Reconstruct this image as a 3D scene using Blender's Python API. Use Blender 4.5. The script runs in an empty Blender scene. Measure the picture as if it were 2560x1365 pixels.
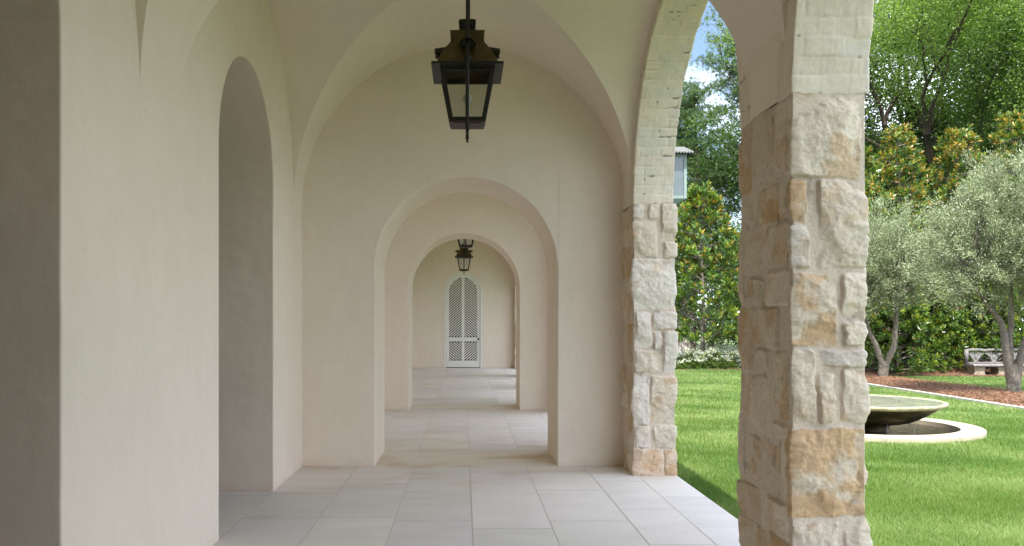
import bpy, math, random
import numpy as np

# ------------------------------------------------------------------ camera, light, exposure
K = 1.2                                   # scales whole scene, camera too, about floor origin to metres; baked into vertices
S = bpy.context.scene
COL = S.collection
H = 1.25                                  # eye height before scaling by K
cam_d = bpy.data.cameras.new("camera")
cam = bpy.data.objects.new("camera", cam_d)
COL.objects.link(cam)
cam.location = (0, 0, H * K)
cam.rotation_euler = (math.radians(90), 0, 0)
cam_d.sensor_width = 36
cam_d.lens = 36 * 2100 / 2560
cam_d.shift_x = (1280 - 1160) / 2560
cam_d.shift_y = (807 - 682.5) / 2560
cam_d.clip_start = 0.05
cam_d.clip_end = 3000
S.camera = cam

SUN_EL, SUN_AZ = 64.0, 5.0                # sun behind the camera, a little behind the facade
w = bpy.data.worlds.new("World")
S.world = w
w.use_nodes = True
wn, wl = w.node_tree.nodes, w.node_tree.links
wn.clear()
out = wn.new("ShaderNodeOutputWorld")
bg = wn.new("ShaderNodeBackground")
sky = wn.new("ShaderNodeTexSky")
sky.sky_type = 'NISHITA'
sky.sun_disc = False
sky.sun_elevation = math.radians(SUN_EL)
sky.sun_rotation = math.radians(180 + SUN_AZ)
sky.air_density = 1.0
sky.dust_density = 1.0
tc = wn.new("ShaderNodeTexCoord")
mp = wn.new("ShaderNodeMapping")
mp.inputs['Scale'].default_value = (1.0, 1.0, 1.9)
mp.inputs['Location'].default_value = (2.32, 0.72, 0.26)
nz = wn.new("ShaderNodeTexNoise")
nz.inputs['Scale'].default_value = 3.4
nz.inputs['Detail'].default_value = 8
nz.inputs['Roughness'].default_value = 0.55
rp = wn.new("ShaderNodeValToRGB")
rp.color_ramp.elements[0].position = 0.38
rp.color_ramp.elements[1].position = 0.58
mx = wn.new("ShaderNodeMix")
mx.data_type = 'RGBA'
mx.inputs['B'].default_value = (13.6, 14.6, 16.9, 1)      # sunlit cloud
wl.new(tc.outputs['Generated'], mp.inputs['Vector'])
wl.new(mp.outputs['Vector'], nz.inputs['Vector'])
wl.new(nz.outputs['Fac'], rp.inputs['Fac'])
wl.new(rp.outputs['Color'], mx.inputs['Factor'])
wl.new(sky.outputs['Color'], mx.inputs['A'])
wl.new(mx.outputs['Result'], bg.inputs['Color'])
bg.inputs['Strength'].default_value = 0.07
wl.new(bg.outputs['Background'], out.inputs['Surface'])

sd = bpy.data.lights.new("sun", 'SUN')
sun = bpy.data.objects.new("sun", sd)
COL.objects.link(sun)
sd.energy = 3.5
sd.angle = math.radians(0.5)
sd.color = (1.0, 0.95, 0.87)
el, az = math.radians(SUN_EL), math.radians(SUN_AZ)
sun.rotation_euler = (math.radians(90 - SUN_EL), 0, -az)     # light travels +Y, +X a little, down
S.view_settings.view_transform = 'Standard'
S.view_settings.look = 'None'
S.view_settings.gamma = 1
S.view_settings.exposure = 1.88
S.render.engine = 'CYCLES'
cy = S.cycles
cy.use_denoising = True
cy.max_bounces = 12
cy.diffuse_bounces = 8
cy.glossy_bounces = 4
cy.transmission_bounces = 6
cy.transparent_max_bounces = 24
cy.sample_clamp_indirect = 8
cy.caustics_reflective = False
cy.caustics_refractive = False

# ------------------------------------------------------------------ helpers
def tag(o, label=None, cat=None, group=None, kind=None):
    if label: o['label'] = label
    if cat: o['category'] = cat
    if group: o['group'] = group
    if kind: o['kind'] = kind
    return o

def empty(name, loc, label, cat, group=None, rz=0):
    o = bpy.data.objects.new(name, None)
    COL.objects.link(o)
    o.location = (loc[0] * K, loc[1] * K, loc[2] * K)
    o.rotation_euler = (0, 0, rz)
    o.empty_display_size = 0.2
    return tag(o, label, cat, group)

class MB:
    """collects polygons (before scaling by K) and links them as one mesh"""
    def __init__(self):
        self.v, self.f, self.c, self.n = [], [], [], 0
    def add(self, v, f, c=None):
        v = np.asarray(v, float).reshape(-1, 3)
        self.v.append(v)
        if isinstance(f, np.ndarray):
            self.f.append(f + self.n)
        else:
            for q in f:
                self.f.append(np.asarray(q, int)[None, :] + self.n)
        if c is None: c = np.ones((len(v), 3)) * 0.8
        c = np.asarray(c, float)
        if c.ndim == 1: c = np.repeat(c[None, :], len(v), 0)
        self.c.append(c)
        self.n += len(v)
        return self
    def quad(self, a, b, c, d): return self.add([a, b, c, d], [[0, 1, 2, 3]])
    def box(self, x0, x1, y0, y1, z0, z1, c=None):
        v = [(x, y, z) for z in (z0, z1) for y in (y0, y1) for x in (x0, x1)]
        return self.add(v, [[0, 2, 3, 1], [4, 5, 7, 6], [0, 1, 5, 4], [1, 3, 7, 5], [3, 2, 6, 7], [2, 0, 4, 6]], c)
    def frustum(self, h0, z0, h1, z1, cap=True, cx=0, cy_=0):
        v = [(cx + sx * h, cy_ + sy * h, z) for h, z in ((h0, z0), (h1, z1)) for sx, sy in ((-1, -1), (1, -1), (1, 1), (-1, 1))]
        f = [[i, (i + 1) % 4, (i + 1) % 4 + 4, i + 4] for i in range(4)]
        if cap: f += [[3, 2, 1, 0], [4, 5, 6, 7]]
        return self.add(v, f)
    def tube(self, pts, rad, n=8, caps=True, c=None):
        pts = np.asarray(pts, float)
        m = len(pts)
        rad = np.full(m, rad) if np.isscalar(rad) else np.asarray(rad, float)
        t = np.gradient(pts, axis=0)
        t /= np.linalg.norm(t, axis=1)[:, None] + 1e-9
        up = np.array([0, 0, 1.0]) if abs(t[0][2]) < 0.9 else np.array([1.0, 0, 0])
        a = np.cross(t, up); a /= np.linalg.norm(a, axis=1)[:, None] + 1e-9
        b = np.cross(t, a)
        th = np.arange(n) * 2 * math.pi / n
        v = pts[:, None, :] + rad[:, None, None] * (a[:, None, :] * np.cos(th)[None, :, None] + b[:, None, :] * np.sin(th)[None, :, None])
        f = []
        i = np.arange(m - 1)[:, None] * n; j = np.arange(n)[None, :]
        q = np.stack([i + j, i + (j + 1) % n, i + n + (j + 1) % n, i + n + j], -1).reshape(-1, 4)
        base = self.n
        self.add(v.reshape(-1, 3), q, c)
        if caps:
            self.f.append(np.array([[base + k for k in range(n)]]))
            self.f.append(np.array([[base + (m - 1) * n + k for k in reversed(range(n))]]))
        return self
    def lathe(self, prof, n=48, cx=0, cy_=0):
        prof = np.asarray(prof, float); m = len(prof)
        th = np.arange(n) * 2 * math.pi / n
        v = np.stack([cx + prof[:, None, 0] * np.cos(th), cy_ + prof[:, None, 0] * np.sin(th), np.repeat(prof[:, 1:2], n, 1)], -1)
        i = np.arange(m - 1)[:, None] * n; j = np.arange(n)[None, :]
        q = np.stack([i + j, i + (j + 1) % n, i + n + (j + 1) % n, i + n + j], -1).reshape(-1, 4)
        return self.add(v.reshape(-1, 3), q)
    def grid(self, P, c=None, closed=False, flip=False):
        a, b, _ = P.shape
        i = np.arange(a - 1)[:, None]; j = np.arange(b if closed else b - 1)[None, :]
        q = np.stack([i * b + j, i * b + (j + 1) % b, (i + 1) * b + (j + 1) % b, (i + 1) * b + j], -1).reshape(-1, 4)
        if flip: q = q[:, ::-1]
        return self.add(P.reshape(-1, 3), q, None if c is None else c.reshape(-1, 3))
    def build(self, name, mat, parent=None, smooth=False, merge=False, bevel=0, off=(0, 0, 0)):
        v = np.concatenate(self.v) * K
        me = bpy.data.meshes.new(name)
        sizes = np.concatenate([np.full(len(q), q.shape[1]) for q in self.f])
        loops = np.concatenate([q.reshape(-1) for q in self.f]).astype(np.int32)
        me.vertices.add(len(v)); me.vertices.foreach_set('co', v.astype(np.float32).reshape(-1))
        me.loops.add(len(loops)); me.loops.foreach_set('vertex_index', loops)
        me.polygons.add(len(sizes))
        st = np.concatenate([[0], np.cumsum(sizes)[:-1]]).astype(np.int32)
        me.polygons.foreach_set('loop_start', st)
        me.polygons.foreach_set('use_smooth', np.full(len(sizes), bool(smooth)))
        me.update(calc_edges=True)
        me.validate()
        ca = me.attributes.new('Col', 'FLOAT_COLOR', 'POINT')
        cc = np.concatenate([np.concatenate(self.c), np.ones((len(v), 1))], 1)
        ca.data.foreach_set('color', cc.astype(np.float32).reshape(-1))
        if merge:
            import bmesh
            bm = bmesh.new(); bm.from_mesh(me)
            bmesh.ops.remove_doubles(bm, verts=bm.verts, dist=1e-4)
            bmesh.ops.recalc_face_normals(bm, faces=bm.faces)
            bm.to_mesh(me); bm.free()
        o = bpy.data.objects.new(name, me)
        COL.objects.link(o)
        me.materials.append(mat)
        if parent is not None: o.parent = parent
        o.location = (off[0] * K, off[1] * K, off[2] * K)
        if bevel:
            b = o.modifiers.new("bevel", 'BEVEL')
            b.width = bevel * K; b.segments = 3; b.limit_method = 'ANGLE'; b.angle_limit = math.radians(40)
            b.harden_normals = False
        return o

def _hash(i, j, k, s):
    h = (i.astype(np.int64) * 374761393 + j.astype(np.int64) * 668265263 + k.astype(np.int64) * 2147483647 + s * 974634777) & 0xffffffff
    h = ((h ^ (h >> 13)) * 1274126177) & 0xffffffff
    h = h ^ (h >> 16)
    return (h & 0xffff) / 65535.0

def vnoise(x, y, z=None, seed=0):
    x, y, z = np.broadcast_arrays(np.asarray(x, float), np.asarray(y, float), 0.0 if z is None else np.asarray(z, float))
    i, j, k = np.floor(x), np.floor(y), np.floor(z)
    u, v, w_ = x - i, y - j, z - k
    u, v, w_ = u*u*(3-2*u), v*v*(3-2*v), w_*w_*(3-2*w_)
    r = 0
    for a in (0, 1):
        for b in (0, 1):
            for c in (0, 1):
                r = r + _hash(i+a, j+b, k+c, seed) * (u if a else 1-u) * (v if b else 1-v) * (w_ if c else 1-w_)
    return r * 2 - 1

def fbm(x, y, z=None, seed=0, oct=4):
    r, a, f = 0, 0.5, 1.0
    for o in range(oct):
        r = r + a * vnoise(x*f, y*f, None if z is None else z*f, seed + o*17)
        a *= 0.5; f *= 2.03
    return r

def sstep(a, b, x):
    t = np.clip((x - a) / (b - a), 0, 1)
    return t * t * (3 - 2 * t)

# ------------------------------------------------------------------ materials
def nodemat(name):
    m = bpy.data.materials.new(name); m.use_nodes = True
    n, l = m.node_tree.nodes, m.node_tree.links
    return m, n, l, n['Principled BSDF']

def coords(n, l, scale=(1, 1, 1)):
    t = n.new("ShaderNodeTexCoord"); mm = n.new("ShaderNodeMapping")
    mm.inputs['Scale'].default_value = scale
    l.new(t.outputs['Object'], mm.inputs['Vector'])
    return mm.outputs['Vector']

def noise(n, l, vec, scale, detail=5, rough=0.55):
    t = n.new("ShaderNodeTexNoise")
    t.inputs['Scale'].default_value = scale; t.inputs['Detail'].default_value = detail; t.inputs['Roughness'].default_value = rough
    l.new(vec, t.inputs['Vector'])
    return t.outputs['Fac']

def ramp(n, l, fac, stops):
    r = n.new("ShaderNodeValToRGB"); e = r.color_ramp.elements
    while len(e) < len(stops): e.new(0.5)
    for q, (p, c) in zip(e, stops):
        q.position = p; q.color = (c[0], c[1], c[2], 1) if not np.isscalar(c) else (c, c, c, 1)
    l.new(fac, r.inputs['Fac'])
    return r.outputs['Color']

def mul(n, l, a, b, fac=1.0):
    m = n.new("ShaderNodeMix"); m.data_type = 'RGBA'; m.blend_type = 'MULTIPLY'
    m.inputs['Factor'].default_value = fac
    l.new(a, m.inputs['A']); l.new(b, m.inputs['B'])
    return m.outputs['Result']

def bump(n, l, bs, hs, strength, dist):
    prev = None
    for h, s, d in zip(hs, strength, dist):
        b = n.new("ShaderNodeBump"); b.inputs['Strength'].default_value = s; b.inputs['Distance'].default_value = d
        l.new(h, b.inputs['Height'])
        if prev is not None: l.new(prev, b.inputs['Normal'])
        prev = b.outputs['Normal']
    l.new(prev, bs.inputs['Normal'])

def mat_plaster(name, base):
    m, n, l, b = nodemat(name)
    v = coords(n, l)
    c1 = ramp(n, l, noise(n, l, v, 1.1, 6, 0.6), [(0.3, [x * 0.965 for x in base]), (0.7, [min(1, x * 1.02) for x in base])])
    c2 = ramp(n, l, noise(n, l, coords(n, l, (1, 1, 0.35)), 7, 6, 0.65), [(0.35, (0.975, 0.97, 0.96)), (0.62, 1.0)])
    c3 = ramp(n, l, noise(n, l, v, 26, 3, 0.7), [(0.25, (0.965, 0.96, 0.95)), (0.5, 1.0)])
    # splash and dirt line along the base of the walls
    g = n.new("ShaderNodeSeparateXYZ"); t = n.new("ShaderNodeTexCoord"); l.new(t.outputs['Object'], g.inputs[0])
    zz = n.new("ShaderNodeMath"); zz.operation = 'MULTIPLY_ADD'; zz.inputs[1].default_value = 5.0; l.new(g.outputs['Z'], zz.inputs[0])
    nn = noise(n, l, v, 5, 4, 0.6); l.new(nn, zz.inputs[2])
    c4 = ramp(n, l, zz.outputs[0], [(0.35, (0.90, 0.86, 0.81)), (0.85, 1.0)])
    wv = n.new("ShaderNodeVectorMath"); wv.operation = 'ADD'; l.new(v, wv.inputs[0])
    dn = n.new("ShaderNodeTexNoise"); dn.inputs['Scale'].default_value = 2.5; dn.inputs['Detail'].default_value = 5; l.new(v, dn.inputs['Vector'])
    l.new(dn.outputs['Color'], wv.inputs[1])
    vo = n.new("ShaderNodeTexVoronoi"); vo.feature = 'DISTANCE_TO_EDGE'; vo.inputs['Scale'].default_value = 0.9; l.new(wv.outputs[0], vo.inputs['Vector'])
    ck = ramp(n, l, vo.outputs['Distance'], [(0.0, 0.0), (0.006, 1.0)])
    cm = ramp(n, l, noise(n, l, v, 0.8, 3, 0.5), [(0.60, 1.0), (0.66, 0.0)])
    cx_ = n.new("ShaderNodeMix"); cx_.data_type = 'RGBA'; cx_.blend_type = 'LIGHTEN'; cx_.inputs['Factor'].default_value = 1
    l.new(ck, cx_.inputs['A']); l.new(cm, cx_.inputs['B'])
    c5 = ramp(n, l, cx_.outputs['Result'], [(0.0, (0.92, 0.90, 0.88)), (1.0, 1.0)])
    sw = coords(n, l, (1.0, 1.0, 4.5)); sw.node.inputs['Rotation'].default_value = (0.5, 0.35, 0.2)
    sweep = noise(n, l, sw, 6, 7, 0.72)
    c6 = ramp(n, l, sweep, [(0.36, (0.985, 0.983, 0.98)), (0.56, 1.0)])
    l.new(mul(n, l, mul(n, l, mul(n, l, mul(n, l, mul(n, l, c1, c2), c3), c4), c5), c6), b.inputs['Base Color'])
    b.inputs['Roughness'].default_value = 0.85
    b.inputs['Specular IOR Level'].default_value = 0.2
    h1 = noise(n, l, coords(n, l, (1, 1, 0.6)), 9, 6, 0.6)
    h2 = noise(n, l, v, 70, 4, 0.6)
    h3 = noise(n, l, v, 2.2, 2, 0.5)
    bump(n, l, b, [h3, h1, sweep, h2], [0.5, 0.35, 0.2, 0.3], [0.045, 0.009, 0.004, 0.002])
    return m

def mat_col(name, rough=0.8, fine=60, amt=0.82, bumpd=0.003, spec=0.3, trans=0.0, strength=0.5):
    """base colour from the mesh's own colours, broken up by fine grain"""
    m, n, l, b = nodemat(name)
    a = n.new("ShaderNodeAttribute"); a.attribute_name = 'Col'
    col = a.outputs['Color']
    if fine:
        v = coords(n, l)
        h = noise(n, l, v, fine, 5, 0.65)
        col = mul(n, l, col, ramp(n, l, h, [(0.3, amt), (0.6, 1.0)]))
        if bumpd: bump(n, l, b, [h, noise(n, l, v, fine * 0.3, 5, 0.6)], [strength, strength], [bumpd, bumpd * 3])
    l.new(col, b.inputs['Base Color'])
    b.inputs['Roughness'].default_value = rough
    b.inputs['Specular IOR Level'].default_value = spec
    if trans:
        tr = n.new("ShaderNodeBsdfTranslucent"); ms = n.new("ShaderNodeMixShader")
        g = n.new("ShaderNodeMix"); g.data_type = 'RGBA'; g.blend_type = 'MULTIPLY'; g.inputs['Factor'].default_value = 1
        g.inputs['B'].default_value = (1.25, 1.35, 0.6, 1)
        l.new(col, g.inputs['A']); l.new(g.outputs['Result'], tr.inputs['Color'])
        ms.inputs['Fac'].default_value = trans
        l.new(b.outputs[0], ms.inputs[1]); l.new(tr.outputs[0], ms.inputs[2])
        l.new(ms.outputs[0], n['Material Output'].inputs['Surface'])
    return m

def mat_plain(name, base, rough=0.6, metal=0.0, var=0.85, scale=12, bumpd=0.001, spec=0.4):
    m, n, l, b = nodemat(name)
    v = coords(n, l)
    h = noise(n, l, v, scale, 5, 0.6)
    l.new(ramp(n, l, h, [(0.3, [x * var for x in base]), (0.65, base)]), b.inputs['Base Color'])
    b.inputs['Roughness'].default_value = rough; b.inputs['Metallic'].default_value = metal
    b.inputs['Specular IOR Level'].default_value = spec
    if bumpd: bump(n, l, b, [noise(n, l, v, scale * 6, 4, 0.6)], [0.5], [bumpd])
    return m

def mat_glass(name, tint=(0.9, 0.93, 0.9), refl=0.12):
    m, n, l, b = nodemat(name)
    n.remove(b)
    t = n.new("ShaderNodeBsdfTransparent"); t.inputs['Color'].default_value = (*tint, 1)
    g = n.new("ShaderNodeBsdfGlossy"); g.inputs['Roughness'].default_value = 0.02
    f = n.new("ShaderNodeFresnel"); f.inputs['IOR'].default_value = 1.5
    ad = n.new("ShaderNodeMath"); ad.operation = 'ADD'; ad.inputs[1].default_value = refl
    l.new(f.outputs[0], ad.inputs[0])
    s = n.new("ShaderNodeMixShader"); l.new(ad.outputs[0], s.inputs['Fac'])
    l.new(t.outputs[0], s.inputs[1]); l.new(g.outputs[0], s.inputs[2])
    l.new(s.outputs[0], n['Material Output'].inputs['Surface'])
    return m

M = {}
M['plaster'] = mat_plaster("plaster", (0.795, 0.705, 0.605))
M['stone'] = mat_col("rough_limestone", 0.9, 85, 0.80, 0.0022, 0.2, strength=0.7)
M['brick'] = mat_col("limewashed_brick", 0.9, 60, 0.90, 0.0016, 0.2)
M['floor'] = mat_col("limestone_slab", 0.55, 45, 0.89, 0.0008, 0.35, strength=0.35)
M['facade'] = mat_plain("facade_stone", (0.52, 0.46, 0.37), 0.9, 0, 0.75, 4, 0.01)
M['black'] = mat_plain("black_metal", (0.022, 0.02, 0.018), 0.5, 0.3, 0.6, 20, 0.0008)
M['bronze'] = mat_plain("aged_brass", (0.11, 0.082, 0.028), 0.5, 0.4, 0.5, 9, 0.0008)
M['copper'] = mat_plain("dark_copper", (0.05, 0.03, 0.022), 0.55, 0.4, 0.6, 14, 0.0008)
M['glass'] = mat_glass("lantern_glass")
M['candle'] = mat_plain("burner_white", (0.55, 0.55, 0.52), 0.5)
M['paint'] = mat_plain("white_paint", (0.80, 0.79, 0.74), 0.5, 0, 0.96, 5, 0.0004)
M['dark'] = mat_plain("dark_gap", (0.05, 0.042, 0.032), 0.9)
M['bounce_absorber'] = mat_plain('dark_bounce_absorber', (0.09, 0.065, 0.045), 0.5, 0, 0.6, 7)  # dark brown for the unseen niche panels, soaks up bounced light
M['knob'] = mat_plain("brown_knob", (0.07, 0.035, 0.02), 0.35, 0.5)
M['verdigris'] = mat_plain("pale_verdigris", (0.24, 0.32, 0.31), 0.55, 0.2, 0.75, 18, 0.001)
M['tin'] = mat_plain("corrugated_tin", (0.22, 0.23, 0.23), 0.5, 0.4, 0.7, 14, 0.001)
M['frost'] = mat_plain("frosted_glass", (0.085, 0.12, 0.125), 0.12, 0, 0.7, 5, 0, 0.8)
M['soil'] = mat_plain("lawn_soil", (0.10, 0.145, 0.045), 0.95, 0, 0.6, 9, 0.02)
M['grass'] = mat_col("grass_blade", 0.55, 0, 1, 0, 0.25, trans=0.35)
M['leaf'] = mat_col("soft_leaf", 0.5, 0, 1, 0, 0.3, trans=0.38)
M['gloss_leaf'] = mat_col("glossy_leaf", 0.27, 0, 1, 0, 0.55, trans=0.22)
M['olive_leaf'] = mat_col("olive_leaf", 0.45, 0, 1, 0, 0.35, trans=0.15)
M['needle'] = mat_col("pine_needle", 0.5, 0, 1, 0, 0.3, trans=0.2)
M['petal'] = mat_col("white_petal", 0.6, 0, 1, 0, 0.2, trans=0.3)
M['bark'] = mat_plain("grey_bark", (0.21, 0.185, 0.15), 0.9, 0, 0.45, 16, 0.012, 0.2)
M['dark_bark'] = mat_plain("dark_bark", (0.075, 0.058, 0.045), 0.9, 0, 0.5, 9, 0.02, 0.2)
M['straw'] = mat_col("pine_straw_needle", 0.75, 0, 1, 0, 0.2)
M['mulch'] = mat_plain("pine_straw_floor", (0.12, 0.06, 0.036), 0.95, 0, 0.45, 22, 0.02)
M['kerb'] = mat_plain("pale_stone_kerb", (0.52, 0.49, 0.43), 0.85, 0, 0.8, 8, 0.003)
M['coping'] = mat_plain("limestone_coping", (0.44, 0.39, 0.29), 0.8, 0, 0.75, 5, 0.002)
M['castbench'] = mat_plain("weathered_cast_stone", (0.20, 0.19, 0.185), 0.95, 0, 0.4, 10, 0.006)
M['benchleg'] = mat_plain("buff_cast_stone", (0.33, 0.28, 0.21), 0.95, 0, 0.6, 9, 0.006)
M['farwall'] = mat_plain("far_stucco", (0.60, 0.56, 0.49), 0.9, 0, 0.92, 2, 0.003)
M['farroof'] = mat_plain("far_roof", (0.14, 0.11, 0.09), 0.9, 0, 0.7, 6, 0.01)

def mat_bowl():
    m, n, l, b = nodemat("mossy_bowl_stone")
    v = coords(n, l, (1, 1, 3.2))
    a = ramp(n, l, noise(n, l, v, 2.3, 7, 0.65), [(0.36, (0.020, 0.020, 0.006)), (0.50, (0.050, 0.042, 0.014)), (0.59, (0.12, 0.10, 0.05)), (0.70, (0.30, 0.25, 0.17))])
    g = n.new("ShaderNodeTexCoord"); sp = n.new("ShaderNodeSeparateXYZ"); l.new(g.outputs['Object'], sp.inputs[0])
    rr = ramp(n, l, sp.outputs['Z'], [(0.0, 0.0), (1.0, 1.0)])
    l.new(a, b.inputs['Base Color'])
    b.inputs['Roughness'].default_value = 0.45
    bump(n, l, b, [noise(n, l, v, 14, 5, 0.6)], [0.5], [0.01])
    return m
M['bowl'] = mat_bowl()
M['rim'] = mat_plain("pale_algae_rim", (0.40, 0.38, 0.23), 0.6, 0, 0.45, 9, 0.004)

def mat_water(name, base, rough, wave, spec=0.5):
    m, n, l, b = nodemat(name)
    v = coords(n, l)
    l.new(ramp(n, l, noise(n, l, v, 3, 4, 0.6), [(0.3, [x * 0.7 for x in base]), (0.7, base)]), b.inputs['Base Color'])
    b.inputs['Roughness'].default_value = rough; b.inputs['IOR'].default_value = 1.33
    b.inputs['Specular IOR Level'].default_value = spec
    bump(n, l, b, [noise(n, l, v, 9, 4, 0.6)], [0.5], [wave])
    return m
M['pool'] = mat_water("dark_pool_water", (0.022, 0.018, 0.012), 0.05, 0.035)
M['film'] = mat_water("bowl_water", (0.30, 0.32, 0.24), 0.06, 0.004, 0.6)  # pale base colour stands in for sky reflected in the bowl
M['stream'] = mat_glass("water_stream", (0.93, 0.95, 0.95), 0.2)

# ------------------------------------------------------------------ the setting underfoot
LAWN = -0.08
RING_C, RING_R = (4.98, 10.5), 1.32
FAR = 700
mb = MB()
mb.box(-FAR, FAR, -FAR, FAR, LAWN - 0.6, LAWN)
tag(mb.build("lawn", M['soil']), kind='structure')

rs = np.random.RandomState(5)
def pavement():
    m = MB()
    xs = [-2.75, -2.39, -1.905, -1.415, -0.927, -0.441, 0.050, 0.538, 1.042, 1.42, 1.745]
    base = np.array([0.735, 0.69, 0.645])
    def slab(x0, x1, y0, y1, tone=None):
        g, b = 0.0036, 0.004
        t = base * (1 + rs.uniform(-0.055, 0.04)) * np.array([1 + rs.uniform(-.015, .02), 1, 1 + rs.uniform(-.03, .03)]) if tone is None else np.array(tone)
        nx, ny = max(2, int((x1-x0)/0.05)), max(2, int((y1-y0)/0.06))
        X = np.linspace(x0+g, x1-g, nx+1); Y = np.linspace(y0+g, y1-g, ny+1)
        gy, gx = np.meshgrid(Y, X, indexing='ij')
        seed = rs.randint(999)
        stain = sstep(-0.05, 0.5, fbm(gx*2.6, gy*4.1, None, 11, 5)) * 0.6
        vein = fbm(gx*3+seed, gy*9, None, seed, 5) * 0.10
        edge = np.zeros_like(gx)
        col = t[None, None, :] * (1 + vein[..., None])
        near = sstep(5.6, 7.3, gy) * sstep(8.4, 7.6, gy) + 0.55 * (gy > 7.2)
        st = np.clip(stain * near, 0, 1)[..., None]
        col = col * (1 - st) + col * np.array([0.80, 0.70, 0.54]) * st
        z = np.zeros_like(gx) + rs.uniform(-0.0006, 0.0006)
        m.grid(np.stack([gx, gy, z], -1), col, flip=False)
        # arris sides
        for (a0, b0), (a1, b1) in (((x0+g, y0+g), (x1-g, y0+g)), ((x1-g, y0+g), (x1-g, y1-g)), ((x1-g, y1-g), (x0+g, y1-g)), ((x0+g, y1-g), (x0+g, y0+g))):
            m.add([(a0, b0, z[0, 0]), (a0, b0, -0.03), (a1, b1, -0.03), (a1, b1, z[0, 0])], [[0, 1, 2, 3]], t * 0.9)
    known = {0: None}
    def run(ya, yb, x_lo, x_hi, forced=None):
        for i in range(len(xs) - 1):
            x0, x1 = xs[i], xs[i+1]
            if x1 <= x_lo + 1e-6 or x0 >= x_hi - 1e-6: continue
            y = yb
            cuts = list((forced or {}).get(i, []))
            while y > ya + 0.05:
                ln = cuts.pop(0) if cuts else rs.choice([0.48, 0.62, 0.74, 0.92, 1.08])
                y0 = max(ya, y - ln)
                if y0 - ya < 0.2: y0 = ya
                slab(x0, x1, y0, y, None); y = y0
    run(-6.0, 7.33, -2.75, 1.745, {3: [1.15, 0.8, .9], 4: [0.78, 1.15, 0.9], 5: [1.09, .92, .8], 6: [0.78, 1.45, .9], 7: [1.05, 0.98, .9], 8: [.7, 1.0, .9], 9: [1.3, .9, .7]})
    slab(-0.9, 0.95, 7.33, 8.2, base * np.array([0.99, 0.95, 0.88]))
    slab(1.42, 1.745, 7.33, 8.2)
    run(8.2, 12.04, -1.42, 1.745)
    slab(-0.9, 0.95, 12.04, 12.87, base * np.array([0.97, 0.94, 0.88]))
    slab(1.42, 1.745, 12.04, 12.87)
    run(12.87, 23.25, -1.42, 1.745)
    m.box(-2.75, 1.735, -6.0, 23.4, -0.3, -0.0022, np.array([0.60, 0.56, 0.49]))
    tag(m.build("pavement", M['floor']), kind='structure')
pavement()

# ------------------------------------------------------------------ the arcade building
XW, R, SPR = 1.414, 1.414, 2.25
CAP_ = 4.05
arcade = empty("arcade_building", (0, 0, 0), "cream plastered arcade with groin vaults, stone piers and a white louvred door", "building")

def arched_wall(m, to, u0, u1, z1, ops, t, seg=40, back=True, z0=-0.03, br=0.0, seed=0):
    """wall along u with arched openings (ua, ub, spring); to(u, z, w) places it, w runs 0..t through it.
    br is the radius of the worn arris round each opening"""
    def outline(ua, ub, sp):
        r = (ub - ua) / 2; c = (ua + ub) / 2
        nz_ = max(2, int((sp - z0) / 0.12)) if br else 2
        za = np.linspace(z0, sp, nz_)[:-1]
        ph = np.linspace(0, math.pi, seg + 1)
        P = np.concatenate([np.stack([np.full(len(za), ua), za], -1), np.stack([c - r*np.cos(ph), sp + r*np.sin(ph)], -1), np.stack([np.full(len(za), ub), za[::-1]], -1)])
        N = np.concatenate([np.repeat([[-1.0, 0]], len(za), 0), np.stack([-np.cos(ph), np.sin(ph)], -1), np.repeat([[1.0, 0]], len(za), 0)])
        return P, N
    def place(P, w_): return np.array([to(p[0], p[1], w_) for p in P])
    u = u0
    flats = []
    for ua, ub, sp in sorted(ops):
        P, N = outline(ua, ub, sp)
        if br:
            jit = 0.0045 * fbm(P[:, 0]*9 + P[:, 1]*11, P[:, 1]*7, None, seed + 3, 3)[:, None]
            P = P + N * jit
        E = P + N * br
        if br:
            E[:, 0] = np.clip(E[:, 0], ua - br, ub + br)
            rows = []
            for f in np.linspace(0, 1, 5): rows.append(place(P + N * br * (1 - math.sin(f*math.pi/2)), br * (1 - math.cos(f*math.pi/2))))
            for f in np.linspace(1, 0, 5): rows.append(place(P + N * br * (1 - math.sin(f*math.pi/2)), t - br * (1 - math.cos(f*math.pi/2))))
            m.grid(np.array(rows))
        else:
            m.grid(np.array([place(P, 0), place(P, t)]))
        flats.append((u, E[0, 0], None)); flats.append((None, None, E)); u = E[-1, 0]
    flats.append((u, u1, None))
    for w_ in ((0, t) if back else (0,)):
        for a, b, E in flats:
            if E is None:
                m.add([to(a, z0, w_), to(b, z0, w_), to(b, z1, w_), to(a, z1, w_)], [[0, 1, 2, 3]])
            else:
                k = np.argmax(E[:, 1]); keep = [0] + [q for q in range(1, len(E)) if abs(E[q, 0] - E[q-1, 0]) > 1e-5]
                A = E[[q for q in range(len(E)) if E[q, 1] > min(sp_ for _, _, sp_ in ops) - 0.02 or q in (0, len(E) - 1)]]
                T = A.copy(); T[:, 1] = z1
                m.grid(np.array([place(A, w_), place(T, w_)]))
    m.add([to(u0, z1, 0), to(u1, z1, 0), to(u1, z1, t), to(u0, z1, t)], [[0, 1, 2, 3]])
    m.add([to(u0, z0, 0), to(u0, z1, 0), to(u0, z1, t), to(u0, z0, t)], [[0, 1, 2, 3]])
    m.add([to(u1, z0, 0), to(u1, z1, 0), to(u1, z1, t), to(u1, z0, t)], [[0, 1, 2, 3]])

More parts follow.
